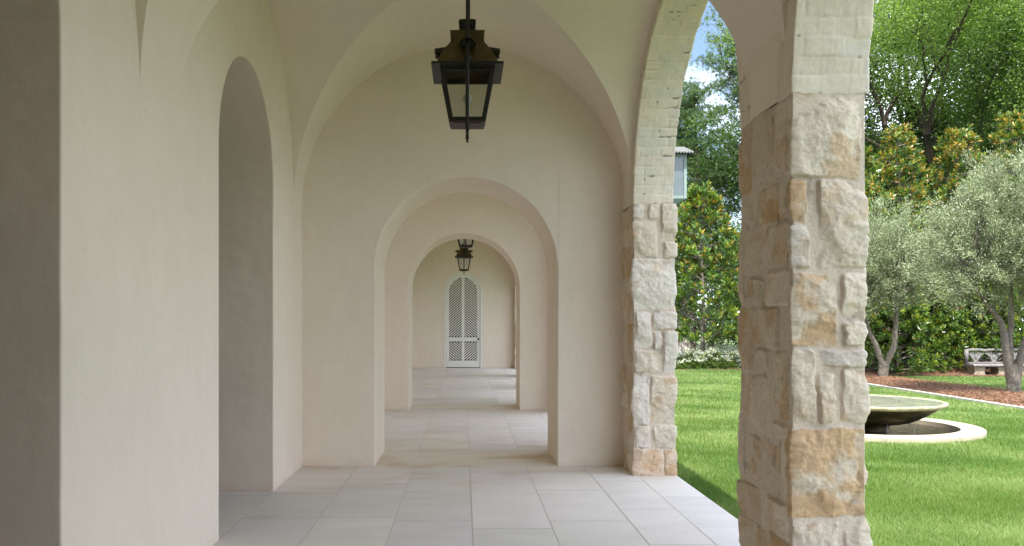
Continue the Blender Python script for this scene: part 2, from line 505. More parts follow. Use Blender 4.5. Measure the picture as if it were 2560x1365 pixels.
NICHES = [(1.55, 2.95, 2.28), (4.85, 6.24, 2.28)]
m = MB()
arched_wall(m, lambda u, z, w_: (-XW - w_, u, z), -6.0, 23.6, CAP_, NICHES, 1.15, 64, br=0.009, seed=1)
o = m.build("side_wall", M['plaster'], arcade)
o['label'] = "left plaster wall with tall arched openings"
m = MB(); m.box(-2.95, -2.66, -6.0, 23.6, -0.05, CAP_)
m.build("inner_wall", M['plaster'], arcade)
for ua, ub, sp in NICHES:  # added panels, out of view, that cut the bounce onto the niche jambs
    m = MB(); m.box(-XW - 0.74, -XW - 0.68, ua + 0.006, ub - 0.006, -0.02, sp + 0.004)
    ph_ = np.linspace(0, math.pi, 30); cc_, rr_ = (ua + ub)/2, (ub - ua)/2 - 0.006
    fr_ = [(-XW - 0.68, cc_ - rr_*math.cos(q), sp + rr_*math.sin(q)) for q in ph_]; bk_ = [(-XW - 0.74, p[1], p[2]) for p in fr_]
    m.add(fr_ + bk_, [list(range(30)), list(range(59, 29, -1))])
    m.build("unseen_dark_panel", M['bounce_absorber'], arcade)
for y, t, a, b, sp in ((7.33, 0.87, -0.775, 0.815, 1.725), (12.04, 0.83, -0.791, 0.797, 1.74)):
    m = MB()
    arched_wall(m, lambda u, z, w_: (u, y + w_, z), -XW - 0.05, 1.43, CAP_, [(a, b, sp)], t, 72, br=0.012, seed=int(y))
    o = m.build("cross_wall", M['plaster'], arcade)
m = MB()
DX, DW, DTOP = -0.025, 0.475, 2.587
arched_wall(m, lambda u, z, w_: (u, 23.2 + w_, z), -XW - 0.05, 1.43, CAP_, [(DX - DW - 0.02, DX + DW + 0.02, DTOP - DW)], 0.16, 40)
m.build("end_wall", M['plaster'], arcade)
m = MB(); m.box(-2.9, 1.43, -6.2, -6.0, -0.05, CAP_); m.build("rear_wall", M['plaster'], arcade)
m = MB(); m.box(-XW - 0.05, 1.43, 23.38, 23.6, -0.05, CAP_)
m.build("rear_wall", M['plaster'], arcade)

def vault():
    m = MB()
    N, T = 56, 10
    ph = np.linspace(0, math.pi, 2 * N + 1)
    tt = np.linspace(0, 1, T)
    def bay(yc, ya, yb):
        x = -R * np.cos(ph); z = SPR + R * np.sin(ph)
        for sgn, end in ((1, yb), (-1, ya)):
            d0 = yc + sgn * np.abs(x)
            Y = d0[None, :] + (end - d0)[None, :] * tt[:, None]
            P = np.stack([np.repeat(x[None, :], T, 0), Y, np.repeat(z[None, :], T, 0)], -1)
            m.grid(P, flip=sgn < 0)
        for sgn, end in ((-1, XW + 0.03), (1, 1.43)):
            X = sgn * (np.abs(x)[None, :] + (end - np.abs(x))[None, :] * tt[:, None])
            P = np.stack([X, np.repeat((yc + x)[None, :], T, 0), np.repeat(z[None, :], T, 0)], -1)
            m.grid(P, flip=sgn > 0)
    bay(-1.06, -6.0, 0.595); bay(2.25, 0.595, 3.905); bay(5.56, 3.905, 7.36)
    bay(10.12, 8.17, 12.07)
    bay(14.5, 12.84, 16.14); bay(17.78, 16.14, 19.42); bay(21.06, 19.42, 23.23)
    return m.build("vault", M['plaster'], arcade, smooth=True)
vault()['label'] = "smooth plaster groin vaulting over the walk"

m = MB()
m.box(-3.2, 1.83, -6.3, 23.9, CAP_, CAP_ + 0.3)
m.build("roof", M['farroof'], arcade)

# --- stone piers
STONE = {'cream': (0.71, 0.615, 0.50), 'white': (0.73, 0.66, 0.58), 'ochre': (0.63, 0.505, 0.37), 'pink': (0.68, 0.535, 0.41), 'buff': (0.67, 0.57, 0.45), 'grey': (0.69, 0.62, 0.545)}
MORTAR = np.array((0.68, 0.58, 0.48))
OCH = np.array((0.62, 0.40, 0.21))

def random_stones(p0, p1, z0, z1, rng, keys, hmin=0.10, hmax=0.24, g=0.016):
    out_ = []
    z = z0
    while z < z1 - 0.05:
        h = rng.uniform(hmin, hmax)
        if z1 - z - h < 0.1: h = z1 - z
        p = p0
        while p < p1 - 0.02:
            wd = rng.uniform(0.10, 0.30)
            if p1 - p - wd < 0.09: wd = p1 - p
            k = keys[rng.randint(len(keys))]
            if h > 0.16 and rng.rand() < 0.4:
                s = h * rng.uniform(0.35, 0.65)
                out_.append((p + g/2, p + wd - g/2, z + g/2, z + s - g/2, k, rng.uniform(0, .7)))
                out_.append((p + g/2, p + wd - g/2, z + s + g/2, z + h - g/2, keys[rng.randint(len(keys))], rng.uniform(0, .7)))
            else:
                out_.append((p + g/2, p + wd - g/2, z + g/2, z + h - g/2, k, rng.uniform(0, .8)))
            p += wd
        z += h
    return out_

def ring_path(x0, x1, y0, y1, res):
    a, b = y1 - y0, x1 - x0
    cs = [(x0, y1), (x0, y0), (x1, y0), (x1, y1)]
    ns = [(-1, 0), (0, -1), (1, 0), (0, 1)]
    P, N_, S_ = [], [], []
    s = 0
    for i in range(4):
        A, B = np.array(cs[i]), np.array(cs[(i+1) % 4]); L = np.linalg.norm(B - A)
        k = max(4, int(L / res)); t = np.linspace(0, 1, k, endpoint=False)
        for q in t:
            d0, d1 = q * L, (1 - q) * L
            n = np.array(ns[i], float)
            e = 0.02
            if d0 < e: n = n + np.array(ns[i-1], float) * (1 - d0/e)
            if d1 < e: n = n + np.array(ns[(i+1) % 4], float) * (1 - d1/e)
            n /= np.linalg.norm(n)
            P.append(A + (B - A) * q); N_.append(n); S_.append(s + d0)
        s += L
    return np.array(P), np.array(N_), np.array(S_), (a, b)

def stone_pier(x0, x1, y0, y1, stones, res, seed, label, wash_inner=0.5, z0=-0.09, z1=2.225):
    P, N_, sp, (a, b) = ring_path(x0, x1, y0, y1, res)
    zs = np.linspace(z0, z1, int((z1 - z0) / res) + 1)
    p, z = np.meshgrid(sp, zs)
    wx = 0.016 * fbm(p*9, z*9, None, seed+1, 3) + 0.007 * fbm(p*40, z*40, None, seed+2, 2)
    wz = 0.016 * fbm(p*9, z*9, None, seed+3, 3) + 0.007 * fbm(p*40, z*40, None, seed+4, 2)
    h = 0.0015 * fbm(p*70, z*9, None, seed+5, 3) + 0.002 * fbm(p*6, z*6, None, seed+6, 3)
    col = np.repeat(np.repeat(MORTAR[None, None, :], p.shape[0], 0), p.shape[1], 1) * (1 + 0.10 * fbm(p*30, z*6, None, seed+7, 3))[..., None]
    per = 2 * (a + b)
    for k, (p0, p1, za, zb, key, och) in enumerate(stones):
        pm = (p0 + p1) / 2
        q = (p - pm + per / 2) % per - per / 2 + pm
        sel = (q > p0 - 0.04) & (q < p1 + 0.04) & (z > za - 0.04) & (z < zb + 0.04)
        if not sel.any(): continue
        qq, zz = (q + wx)[sel], (z + wz)[sel]
        dx = np.minimum(qq - p0, p1 - qq); dz = np.minimum(zz - za, zb - zz)
        kk = 0.012
        hh = np.clip(0.5 + 0.5 * (dz - dx) / kk, 0, 1)
        d = dz * (1 - hh) + dx * hh - kk * hh * (1 - hh)
        rr = np.random.RandomState(seed * 131 + k)
        inner = pm < a
        Hh = rr.uniform(0.003, 0.009) if not inner else rr.uniform(0.0, 0.006)
        mask = sstep(-0.001, 0.0045, d)
        sc = 1.0 if not inner else 0.8
        big = fbm(qq*7 + k, zz*7, None, seed+20+k, 5)
        ridge = 1 - np.abs(fbm(qq*11 + k*3, zz*11, None, seed+60+k, 4)) * 2
        chip = np.maximum(0, fbm(qq*5 + k, zz*5 + 3, None, seed+90+k, 2)) ** 1.0
        fine_ = fbm(qq*45, zz*45, None, seed+30+k, 4)
        step = np.floor((big + rr.uniform(0, 1)) * 4) / 4
        tilt = (qq - pm) * rr.uniform(-.05, .05) + (zz - (za+zb)/2) * rr.uniform(-.05, .05)
        fac = np.full(qq.shape, 9.0)
        hw, hz = (p1 - p0)/2, (zb - za)/2; zm = (za + zb)/2
        for _ in range(12):
            g1, g2 = rr.normal(size=2); gl = math.hypot(g1, g2); g1, g2 = g1/gl, g2/gl
            sl_ = rr.uniform(0.06, 0.45); reach_ = rr.uniform(0.25, 0.95)
            fac = np.minimum(fac, 0.012 - sl_ * (((qq - pm)*g1 + (zz - zm)*g2) - reach_ * (abs(g1)*hw + abs(g2)*hz)))
        fac = np.clip(fac, -0.010, 0.010)
        hs = mask * (Hh + sc * (0.007 * big + 0.007 * step + 0.004 * ridge + 0.006 * fine_ + 0.003 * chip + 1.15 * fac) + tilt)
        hs = np.where(mask > 0, np.maximum(hs, 0.001 * mask), 0)
        h[sel] = np.maximum(h[sel], hs)
        base = np.array(STONE[key]) * (1 + rr.uniform(-0.06, 0.06))
        pat = sstep(0.70 - 0.55 * och, 0.98 - 0.5 * och, 0.5 + 1.1 * fbm(qq*7 + 5*k, zz*7, None, seed+40+k, 6)) * min(1, 0.35 + och)
        oc = OCH * (0.9 + 0.25 * fine_[:, None])
        cc = base[None, :] * (1 + 0.10 * fine_ + 0.08 * big)[:, None]
        cc = cc * (1 - 0.8 * pat[:, None]) + oc * (0.8 * pat[:, None])
        # smear of limey mortar over part of the face
        sm = sstep(0.15, 0.5, fbm(qq*8, zz*8, None, seed+70+k, 4)) * 0.55 * (1 if not inner else wash_inner + .35)
        cc = cc * (1 - sm[:, None]) + MORTAR * 1.03 * sm[:, None]
        mk = sstep(0.0, 0.006, d)[:, None]
        col[sel] = col[sel] * (1 - mk) + cc * mk
    # dirt packed in cracks
    crack = sstep(0.25, 0.55, fbm(p*18, z*18, None, seed+8, 3)) * (np.abs(h) < 0.004)
    col = col * (1 - 0.32 * crack[..., None])
    X = P[None, :, 0] + N_[None, :, 0] * h; Y = P[None, :, 1] + N_[None, :, 1] * h
    m = MB(); m.grid(np.stack([X, Y, z], -1), np.clip(col, 0.02, 0.9), closed=True, flip=False)
    o = m.build("stone_pier", M['stone'], arcade, smooth=True)
    o['label'] = label
    return o

def pxstones(rows, px0, pxs, a, zs):
    """front face stones given by the photograph's rows: (x0, x1, y0, y1, kind, ochre)"""
    r = []
    for x0, x1, ya, yb, key, oc in rows:
        r.append((a + (x0 - px0) / pxs, a + (x1 - px0) / pxs, H + (807 - yb) / zs, H + (807 - ya) / zs, key, oc))
    return r

def piers():
    a = 0.66
    rng = np.random.RandomState(3)
    B = [(1955, 2152, 231, 444, 'cream', .35), (1972, 2016, 452, 556, 'pink', .5), (1966, 2021, 562, 667, 'white', .0), (2047, 2166, 450, 669, 'cream', .18),
         (1978, 2092, 679, 867, 'buff', .6), (2106, 2164, 682, 794, 'cream', .1), (2106, 2164, 808, 864, 'cream', .1),
         (1980, 2038, 879, 1057, 'cream', .12), (2050, 2164, 875, 919, 'grey', .0), (2046, 2084, 936, 1058, 'cream', .1), (2102, 2168, 923, 1058, 'cream', .25),
         (1950, 2166, 1070, 1296, 'buff', 1.15), (1980, 2094, 1309, 1420, 'cream', .25), (2112, 2168, 1301, 1420, 'cream', .1), (1950, 2170, 1434, 1546, 'cream', .4)]
    fr = pxstones(B, 1982, 591, a, 591)
    inn = []
    for x0, x1, ya, yb, key, oc in [(1840, 1881, 308, 492, 'ochre', .55), (1886, 1936, 272, 452, 'buff', .4), (1941, 1972, 250, 440, 'cream', .2),
            (1893, 1948, 472, 562, 'ochre', .9), (1853, 1886, 512, 566, 'cream', .0), (1953, 1970, 470, 552, 'cream', .2),
            (1868, 1911, 582, 690, 'buff', .3), (1915, 1976, 566, 668, 'cream', .35), (1838, 1862, 580, 760, 'buff', .3), (1866, 1912, 698, 764, 'buff', .4), (1917, 1976, 678, 764, 'cream', .25),
            (1840, 1882, 770, 925, 'ochre', .5), (1887, 1948, 770, 866, 'buff', .45), (1890, 1922, 874, 925, 'cream', .2), (1930, 1972, 876, 1045, 'buff', .55),
            (1868, 1926, 938, 1090, 'cream', .3), (1840, 1863, 932, 1195, 'buff', .3), (1876, 1952, 1098, 1225, 'buff', .45), (1932, 1974, 1055, 1090, 'cream', .1), (1958, 1976, 1098, 1250, 'cream', .1),
            (1838, 1902, 1205, 1290, 'ochre', .6), (1908, 1974, 1245, 1330, 'cream', .25), (1838, 1930, 1300, 1400, 'buff', .3), (1925, 1974, 1340, 1440, 'ochre', .5)]:
        y_0, y_1 = 2100 * 1.395 / (x0 - 1160), 2100 * 1.395 / (x1 - 1160)
        ym = (y_0 + y_1) / 2
        inn.append((4.23 - y_0, 4.23 - y_1, H + (807 - yb) * ym / 2100, H + (807 - ya) * ym / 2100, key, oc))
    rest = random_stones(a + 0.33, 2 * a + 0.305, -0.05, 2.22, rng, ['cream', 'white', 'buff', 'cream'])
    rest += random_stones(2 * a + 0.33, 2 * a + 0.60, -0.05, 2.22, rng, ['cream', 'white', 'buff', 'ochre'])
    stone_pier(1.395, 1.70, 3.565, 4.225, fr + inn + rest, 0.0042, 7, "nearest rough limestone pier with orange stained blocks")
    A = [(1583, 1607, 506, 546, 'white', .1), (1622, 1648, 513, 547, 'cream', .1), (1654, 1690, 505, 605, 'cream', .1), (1660, 1690, 607, 646, 'cream', 0), (1580, 1641, 554, 643, 'cream', .3),
         (1576, 1692, 648, 775, 'white', .12), (1589, 1628, 781, 872, 'white', 0), (1633, 1692, 781, 824, 'white', 0), (1633, 1652, 827, 874, 'white', 0), (1658, 1692, 828, 931, 'white', .1),
         (1588, 1650, 877, 931, 'cream', .1), (1576, 1623, 939, 1061, 'white', .1), (1627, 1692, 940, 1057, 'cream', .35), (1587, 1625, 1063, 1121, 'white', 0), (1634, 1692, 1063, 1119, 'cream', .1),
         (1570, 1659, 1123, 1192, 'pink', .45), (1660, 1694, 1123, 1192, 'pink', .5)]
    aA = 1.72
    fr = pxstones(A, 1585, 305, aA, 305)
    inn = random_stones(aA - 0.45, aA - 0.03, -0.05, 2.22, np.random.RandomState(12), ['buff', 'ochre', 'cream', 'ochre'], 0.2, 0.4)
    rest = random_stones(aA + 0.36, 2 * aA + 0.33, -0.05, 2.22, rng, ['cream', 'white', 'buff', 'cream'])
    stone_pier(1.393, 1.725, 6.885, 6.885 + aA, fr + inn + rest, 0.0065, 21, "pale rough limestone pier against the first cross wall")
    for (ya, yb, s) in ((-6.2, 0.92, 31), (11.5, 13.2, 41), (15.8, 16.5, 43), (19.1, 20.1, 47), (22.85, 23.9, 51)):  # first entry: long unseen stretch left solid so the jambs stay dark
        st = random_stones(0, 2 * (yb - ya) + 2 * 0.31, -0.05, 2.22, np.random.RandomState(s), ['cream', 'white', 'buff', 'ochre'], 0.14, 0.3)
        stone_pier(1.395, 1.70, ya, yb, st, 0.02, s, "rough limestone pier along the open side")
piers()

OPEN = [(0.92, 3.565), (4.225, 6.885), (8.605, 11.5), (13.2, 15.8), (16.5, 19.1), (20.1, 22.85)]
RING = 0.165
def brick_arch(ya, yb, res, seed, label):
    c, r = (ya + yb) / 2, (yb - ya) / 2
    x0, x1, zs = 1.392, 1.715, 2.222
    # cross-section path: inner ring face, soffit, outer ring face
    L = [RING, x1 - x0, RING]; tot = sum(L)
    k = int(tot / res) + 1
    q = np.linspace(0, tot, k)
    bx = np.where(q < RING, x0, np.where(q < RING + L[1], x0 + q - RING, x1))
    br = np.where(q < RING, r + RING - q, np.where(q < RING + L[1], r, r + (q - RING - L[1])))
    nx = np.where(q < RING, -1.0, np.where(q < RING + L[1], 0.0, 1.0)); nr = np.where((q >= RING) & (q < RING + L[1]), -1.0, 0.0)
    e = 0.018
    for cpos, (n0x, n0r), (n1x, n1r) in ((RING, (-1, 0), (0, -1)), (RING + L[1], (0, -1), (1, 0))):
        d = q - cpos; s = np.abs(d) < e
        t = (d[s] / e + 1) / 2
        nx[s] = n0x * (1 - t) + n1x * t; nr[s] = n0r * (1 - t) + n1r * t
    nn = np.hypot(nx, nr); nx, nr = nx / nn, nr / nn
    arc = np.linspace(0, math.pi * r, int(math.pi * r / res) + 1)
    Q, A = np.meshgrid(q, arc)
    n_c = int(round(math.pi * r / 0.078)); ch = math.pi * r / n_c
    Aw = A + 0.010 * fbm(Q*7, A*5, None, seed, 3)
    ci = np.floor(Aw / ch); fa = (Aw / ch - ci) * ch
    da = np.minimum(fa, ch - fa)
    bl = 0.165
    off = _hash(ci, ci*0, ci*0, seed + 3) * bl
    Qw = Q + 0.006 * fbm(Q*9, A*9, None, seed+5, 2) + off
    bi = np.floor(Qw / bl); fb = (Qw / bl - bi) * bl
    db = np.minimum(fb, bl - fb)
    tone = _hash(bi, ci, ci*0, seed + 9); hgt = _hash(bi, ci, ci*0, seed + 10)
    show = sstep(0.1, 0.6, fbm(Q*5, A*5, None, seed+11, 3))           # how far the wash hides the joint
    joint = np.maximum(1 - sstep(0.002, 0.014, da), (1 - sstep(0.002, 0.012, db)) * 0.7)
    h = 0.004 * hgt + 0.004 * fbm(Q*14, A*14, None, seed+12, 4) + 0.0012 * fbm(Q*120, A*10, None, seed+13, 3) + 0.006 * fbm(Q*4, A*4, None, seed+19, 2)
    h = h - joint * (0.0012 + 0.0045 * show)
    pit = sstep(0.33, 0.50, fbm(Q*16, A*22, None, seed+14, 3)) * sstep(0.3, 0.9, joint)
    h = h - 0.007 * pit
    base = np.array((0.74, 0.65, 0.535))
    col = base[None, None, :] * (0.95 + 0.10 * tone + 0.07 * fbm(Q*60, A*8, None, seed+15, 3))[..., None]
    gry = sstep(0.35, 0.7, tone) * sstep(-0.2, 0.3, fbm(Q*7, A*7, None, seed+16, 3)) * 0.5
    col = col * (1 - gry[..., None]) + np.array((0.62, 0.60, 0.55)) * gry[..., None]
    col = col * (1 - 0.65 * pit[..., None]) + np.array((0.14, 0.085, 0.05)) * 0.65 * pit[..., None]
    th = A / r
    rad = br[None, :] + nr[None, :] * h
    X = bx[None, :] + nx[None, :] * h
    Y = c + rad * np.cos(th); Z = zs + rad * np.sin(th)
    m = MB(); m.grid(np.stack([X, Y, Z], -1), np.clip(col, 0.02, 0.9))
    o = m.build("brick_arch", M['brick'], arcade, smooth=True)
    o['label'] = label
for i, (ya, yb) in enumerate(OPEN):
    near = i in (0, 1)
    brick_arch(ya, yb, 0.006 if near else 0.03, 60 + i * 7, "limewashed brick arch between rough stone piers")
m = MB()
arched_wall(m, lambda u, z, w_: (1.412 + w_, u, z), -6.2, 23.9, CAP_, [((a + b)/2 - (b - a)/2 - RING + 0.012, (a + b)/2 + (b - a)/2 + RING - 0.012, 2.222) for a, b in OPEN], 0.28, 40, z0=2.0)
m.build("facade_wall", M['facade'], arcade, merge=True)
# outer wall panels between arches and plaster spandrels above the piers
m = MB()
def spandrel(yl, yr):
    zz = np.linspace(2.226, 3.3, 30)
    A = np.array([[(1.404, yl(z) - 0.001, z), (1.389, yl(z) + 0.004, z), (1.3845, yl(z) + 0.022, z), (1.3845, yr(z) - 0.022, z), (1.389, yr(z) - 0.004, z), (1.404, yr(z) + 0.001, z)] for z in zz])
    m.grid(A)
def edge(i, side):
    a, b = OPEN[i]; c, r = (a + b)/2, (b - a)/2 + RING - 0.022
    return lambda z: c + side * math.sqrt(max(0, r*r - (z - 2.222)**2))
for l_, r_ in [(edge(0, 1), edge(1, -1)), (edge(1, 1), lambda z: 7.34), (edge(3, 1), edge(4, -1)), (edge(4, 1), edge(5, -1)),
        (lambda z: 8.19, edge(2, -1)), (edge(2, 1), lambda z: 12.05), (lambda z: 12.86, edge(3, -1)), (edge(5, 1), lambda z: 23.21)]:
    m = MB(); spandrel(l_, r_); m.build("spandrel", M['plaster'], arcade, smooth=True)

# --- the louvred door at the far end
def door():
    d = empty("door", (0, 0, 0), None, None); d.parent = arcade
    d['label'] = "white arched door with diagonal louvre slats"
    Yf = 23.225
    zs = DTOP - DW
    def arc(r, n=28): return [(DX - r * math.cos(math.pi * k / n), zs + r * math.sin(math.pi * k / n)) for k in range(n + 1)]
    def band(m, r0, r1, ya, yb, zb):
        o_ = [(DX - r1, zb)] + arc(r1) + [(DX + r1, zb)]; i_ = [(DX - r0, zb)] + arc(r0) + [(DX + r0, zb)]
        for k in range(len(o_) - 1):
            (ax, az_), (bx, bz), (cx, cz), (dx, dz) = o_[k], o_[k+1], i_[k+1], i_[k]
            m.add([(ax, ya, az_), (bx, ya, bz), (cx, ya, cz), (dx, ya, dz)], [[0, 1, 2, 3]])
            m.add([(ax, ya, az_), (ax, yb, az_), (bx, yb, bz), (bx, ya, bz)], [[0, 1, 2, 3]])
            m.add([(dx, ya, dz), (cx, ya, cz), (cx, yb, cz), (dx, yb, dz)], [[0, 1, 2, 3]])
    m = MB(); band(m, DW - 0.001, DW + 0.05, 23.19, 23.36, 0.0); m.build("frame", M['paint'], d)
    m = MB(); band(m, DW - 0.085, DW - 0.006, Yf, Yf + 0.05, 0.022)
    m.box(DX - 0.036, DX + 0.036, Yf - 0.001, Yf + 0.05, 0.03, DTOP - 0.05)
    m.box(DX - DW + 0.01, DX + DW - 0.01, Yf - 0.002, Yf + 0.05, 0.022, 0.205)
    m.box(DX - DW + 0.01, DX + DW - 0.01, Yf - 0.0025, Yf + 0.05, 0.735, 0.85)
    m.build("door_leaf", M['paint'], d)
    m = MB(); m.box(DX - DW, DX + DW, Yf + 0.075, Yf + 0.09, 0.0, DTOP - 0.02)
    m.build("backing", M['dark'], d)
    r_in = DW - 0.08
    for side in (-1, 1):
        for lo, hi, dirn in ((0.85, DTOP, -side), (0.205, 0.735, side)):
            m = MB()
            xa, xb = (DX - r_in, DX - 0.036) if side < 0 else (DX + 0.036, DX + r_in)
            sl = 0.82
            for c0 in np.arange(lo - 0.5, hi + 0.5, 0.068):
                n = 40
                xs = np.linspace(xa, xb, n)
                zz = c0 + dirn * sl * (xs - (xa if dirn > 0 else xb)) * 1.0 if dirn > 0 else c0 + dirn * sl * (xs - xb)
                top = zs + np.sqrt(np.maximum(0, r_in**2 - (xs - DX)**2)) if hi > 1 else np.full(n, hi)
                ok = (zz > lo + 0.01) & (zz < top - 0.012)
                if ok.sum() < 2: continue
                i0, i1 = np.where(ok)[0][[0, -1]]
                t = 0.0175
                p0, p1 = (xs[i0], zz[i0]), (xs[i1], zz[i1])
                yA, yB = Yf + 0.008, Yf + 0.05
                v = [(p0[0], yA, p0[1] - t), (p1[0], yA, p1[1] - t), (p1[0], yA, p1[1] + t), (p0[0], yA, p0[1] + t),
                     (p0[0], yB, p0[1] - t), (p1[0], yB, p1[1] - t), (p1[0], yB, p1[1] + t), (p0[0], yB, p0[1] + t)]
                m.add(v, [[0, 1, 2, 3], [3, 2, 6, 7], [0, 4, 5, 1], [1, 5, 6, 2], [0, 3, 7, 4]])
            m.build("louvre", M['paint'], d)
    for z in (0.33, 1.06, 1.80):
        m = MB(); m.box(DX - DW - 0.012, DX - DW + 0.006, Yf - 0.012, Yf + 0.01, z - 0.06, z + 0.06); m.build("hinge", M['black'], d)
    m = MB()
    m.tube([(DX + DW - 0.06, Yf, 0.80), (DX + DW - 0.06, Yf - 0.02, 0.80), (DX + DW - 0.06, Yf - 0.03, 0.80), (DX + DW - 0.06, Yf - 0.05, 0.80), (DX + DW - 0.06, Yf - 0.062, 0.80)], [0.012, 0.012, 0.026, 0.03, 0.012], 12)
    m.build("knob", M['knob'], d, smooth=True)
door()

# ------------------------------------------------------------------ lanterns
def lantern(loc, label):
    """hangs from the vault crown; drawn about its own axis with z measured from the floor"""
    t = empty("hanging_lantern", (loc[0], loc[1], 0), label, "lantern", "black lanterns hanging along the arcade")
    CROWN = SPR + R
    m = MB()                                                     # roof: neck and ogee
    prof = [(0.106, 3.143), (0.103, 3.09), (0.112, 3.07), (0.136, 3.035), (0.160, 2.998), (0.180, 2.962), (0.192, 2.93), (0.196, 2.906)]
    for (h0, z0), (h1, z1) in zip(prof[:-1], prof[1:]): m.frustum(h0, z0, h1, z1, cap=False)
    m.frustum(0.112, 3.138, 0.112, 3.150)
    m.build("roof", M['bronze'], t)
    m = MB(); m.frustum(0.047, 3.15, 0.047, 3.215, cap=False); m.frustum(0.055, 3.205, 0.056, 3.235); m.frustum(0.056, 3.2355, 0.044, 3.246)
    m.build("chimney", M['black'], t)
    for k in range(4):                                           # hooded vents, one on each roof slope
        m = MB()
        ang = k * math.pi / 2
        ca, sa = math.cos(ang), math.sin(ang)
        def rot(p): return (p[0]*ca - p[1]*sa, p[0]*sa + p[1]*ca, p[2])
        n = 10
        front = [rot((0.05 * math.cos(math.pi * j / n), -0.214, 3.012 + 0.052 * math.sin(math.pi * j / n))) for j in range(n + 1)]
        back = [rot((0.045 * math.cos(math.pi * j / n), -0.122, 3.035 + 0.042 * math.sin(math.pi * j / n))) for j in range(n + 1)]
        m.grid(np.array([front, back]))
        lip = [rot((0.057 * math.cos(math.pi * j / n), -0.214, 3.009 + 0.060 * math.sin(math.pi * j / n))) for j in range(n + 1)]
        m.grid(np.array([front, lip]))
        m.add([rot((-0.05, -0.208, 3.012)), rot((0.05, -0.208, 3.012))] + [rot((0.045 * math.cos(math.pi * j / n), -0.20, 3.013 + 0.046 * math.sin(math.pi * j / n))) for j in range(n + 1)], [list(range(n + 3))])
        m.build("vent_hood", M['black'], t)
    m = MB()                                                     # flat skirt with a square hole
    o_, i_ = 0.2265, 0.168
    for a_, b_, c_, d_ in ((-o_, o_, -o_, -i_), (-o_, o_, i_, o_), (-o_, -i_, -i_ + .0, i_), (i_, o_, -i_, i_)):
        m.box(a_, b_, c_, d_, 2.898, 2.904)
    for sx in (-1, 1):
        m.box(min(sx*o_, sx*(o_ + .004)), max(sx*o_, sx*(o_ + .004)), -o_ - .004, o_ + .004, 2.896, 2.911)
        m.box(-o_, o_, min(sx*o_, sx*(o_ + .004)), max(sx*o_, sx*(o_ + .004)), 2.896, 2.911)
    m.build("skirt", M['black'], t)
    zt, zb, ht, hb = 2.898, 2.572, 0.165, 0.104
    m = MB()
    for sx in (-1, 1):
        for sy in (-1, 1):
            b_ = 0.013
            v = [(sx*ht + dx, sy*ht + dy, zt) for dx, dy in ((-b_, -b_), (b_, -b_), (b_, b_), (-b_, b_))] + [(sx*hb + dx, sy*hb + dy, zb) for dx, dy in ((-b_, -b_), (b_, -b_), (b_, b_), (-b_, b_))]
            m.add(v, [[0, 4, 5, 1], [1, 5, 6, 2], [2, 6, 7, 3], [3, 7, 4, 0], [0, 1, 2, 3], [7, 6, 5, 4]])
    for sx in (-1, 1):
        for h, z in ((ht - 0.004, zt - 0.014), (hb + 0.002, zb + 0.006)):
            m.box(sx*h - 0.008, sx*h + 0.008, -h, h, z - 0.009, z + 0.009)
            m.box(-h - .001, h + .001, sx*h - 0.0085, sx*h + 0.0085, z - 0.0092, z + 0.0092)
    m.build("frame", M['black'], t)
    for k in range(4):
        m = MB(); c, s = math.cos(k*math.pi/2), math.sin(k*math.pi/2)
        q = [(-ht, -ht, zt), (ht, -ht, zt), (hb, -hb, zb), (-hb, -hb, zb)]
        m.add([(p[0]*c - p[1]*s, p[0]*s + p[1]*c, p[2]) for p in q], [[0, 3, 2, 1]])
        m.build("pane", M['glass'], t)
    m = MB(); m.frustum(0.111, 2.556, 0.113, 2.5665); m.frustum(0.09, 2.5515, 0.09, 2.5558); m.build("base_pan", M['copper'], t)
    m = MB()
    m.tube([(0, 0, 2.566), (0, 0, 2.60), (0, 0, 2.601), (0, 0, 2.70), (0, 0, 2.701), (0, 0, 2.72), (0, 0, 2.735), (0, 0, 2.75), (0, 0, 2.765), (0, 0, 2.79)],
           [0.03, 0.03, 0.013, 0.013, 0.014, 0.026, 0.032, 0.026, 0.012, 0.010], 12)
    m.tube([(0, 0, 2.79), (0, 0, 2.90)], 0.012, 10)
    m.build("burner", M['candle'], t, smooth=True)
    m = MB()                                                     # yoke of two rods from the vault down to the pan
    for sy in (-1, 1):
        yb_ = sy * 0.240
        m.tube([(0, sy*0.02, CROWN), (0, yb_*0.93, 2.97), (0, yb_, 2.945), (0, yb_, 2.89), (0, sy*0.125, 2.56), (0, sy*0.123, 2.50)], 0.0105, 8)
        m.tube([(0, yb_, 2.905), (0, yb_, 2.912), (0, yb_, 2.925), (0, yb_, 2.938), (0, yb_, 2.945)], [0.006, 0.02, 0.0265, 0.02, 0.006], 12)
        m.tube([(0, sy*0.123, 2.505), (0, sy*0.123, 2.497), (0, sy*0.123, 2.496), (0, sy*0.123, 2.47)], [0.014, 0.014, 0.009, 0.007], 10)
    m.tube([(0.012, 0, CROWN), (0.012, 0, 3.24)], 0.007, 8)
    m.build("yoke", M['black'], t, smooth=True)
    m = MB(); m.tube([(0, 0, CROWN + 0.01), (0, 0, CROWN - 0.02), (0, 0, CROWN - 0.03)], [0.07, 0.07, 0.03], 20)
    m.build("canopy_plate", M['black'], t)
    return t

def copy_tree(o, parent=None):
    c = o.copy(); COL.objects.link(c)
    if parent is not None: c.parent = parent
    for ch in list(o.children): copy_tree(ch, c)
    return c

L1 = lantern((0.022, 5.56), "large black lantern with glass sides hanging in the nearest bay")
for (x, y, lab) in ((0.03, 14.5, "black lantern just under the far arch, cut off at its top"), (0.0, 21.06, "small distant black lantern hanging in front of the white arched door")):
    c = copy_tree(L1); c.location = (x * K, y * K, 0.0); c['label'] = lab

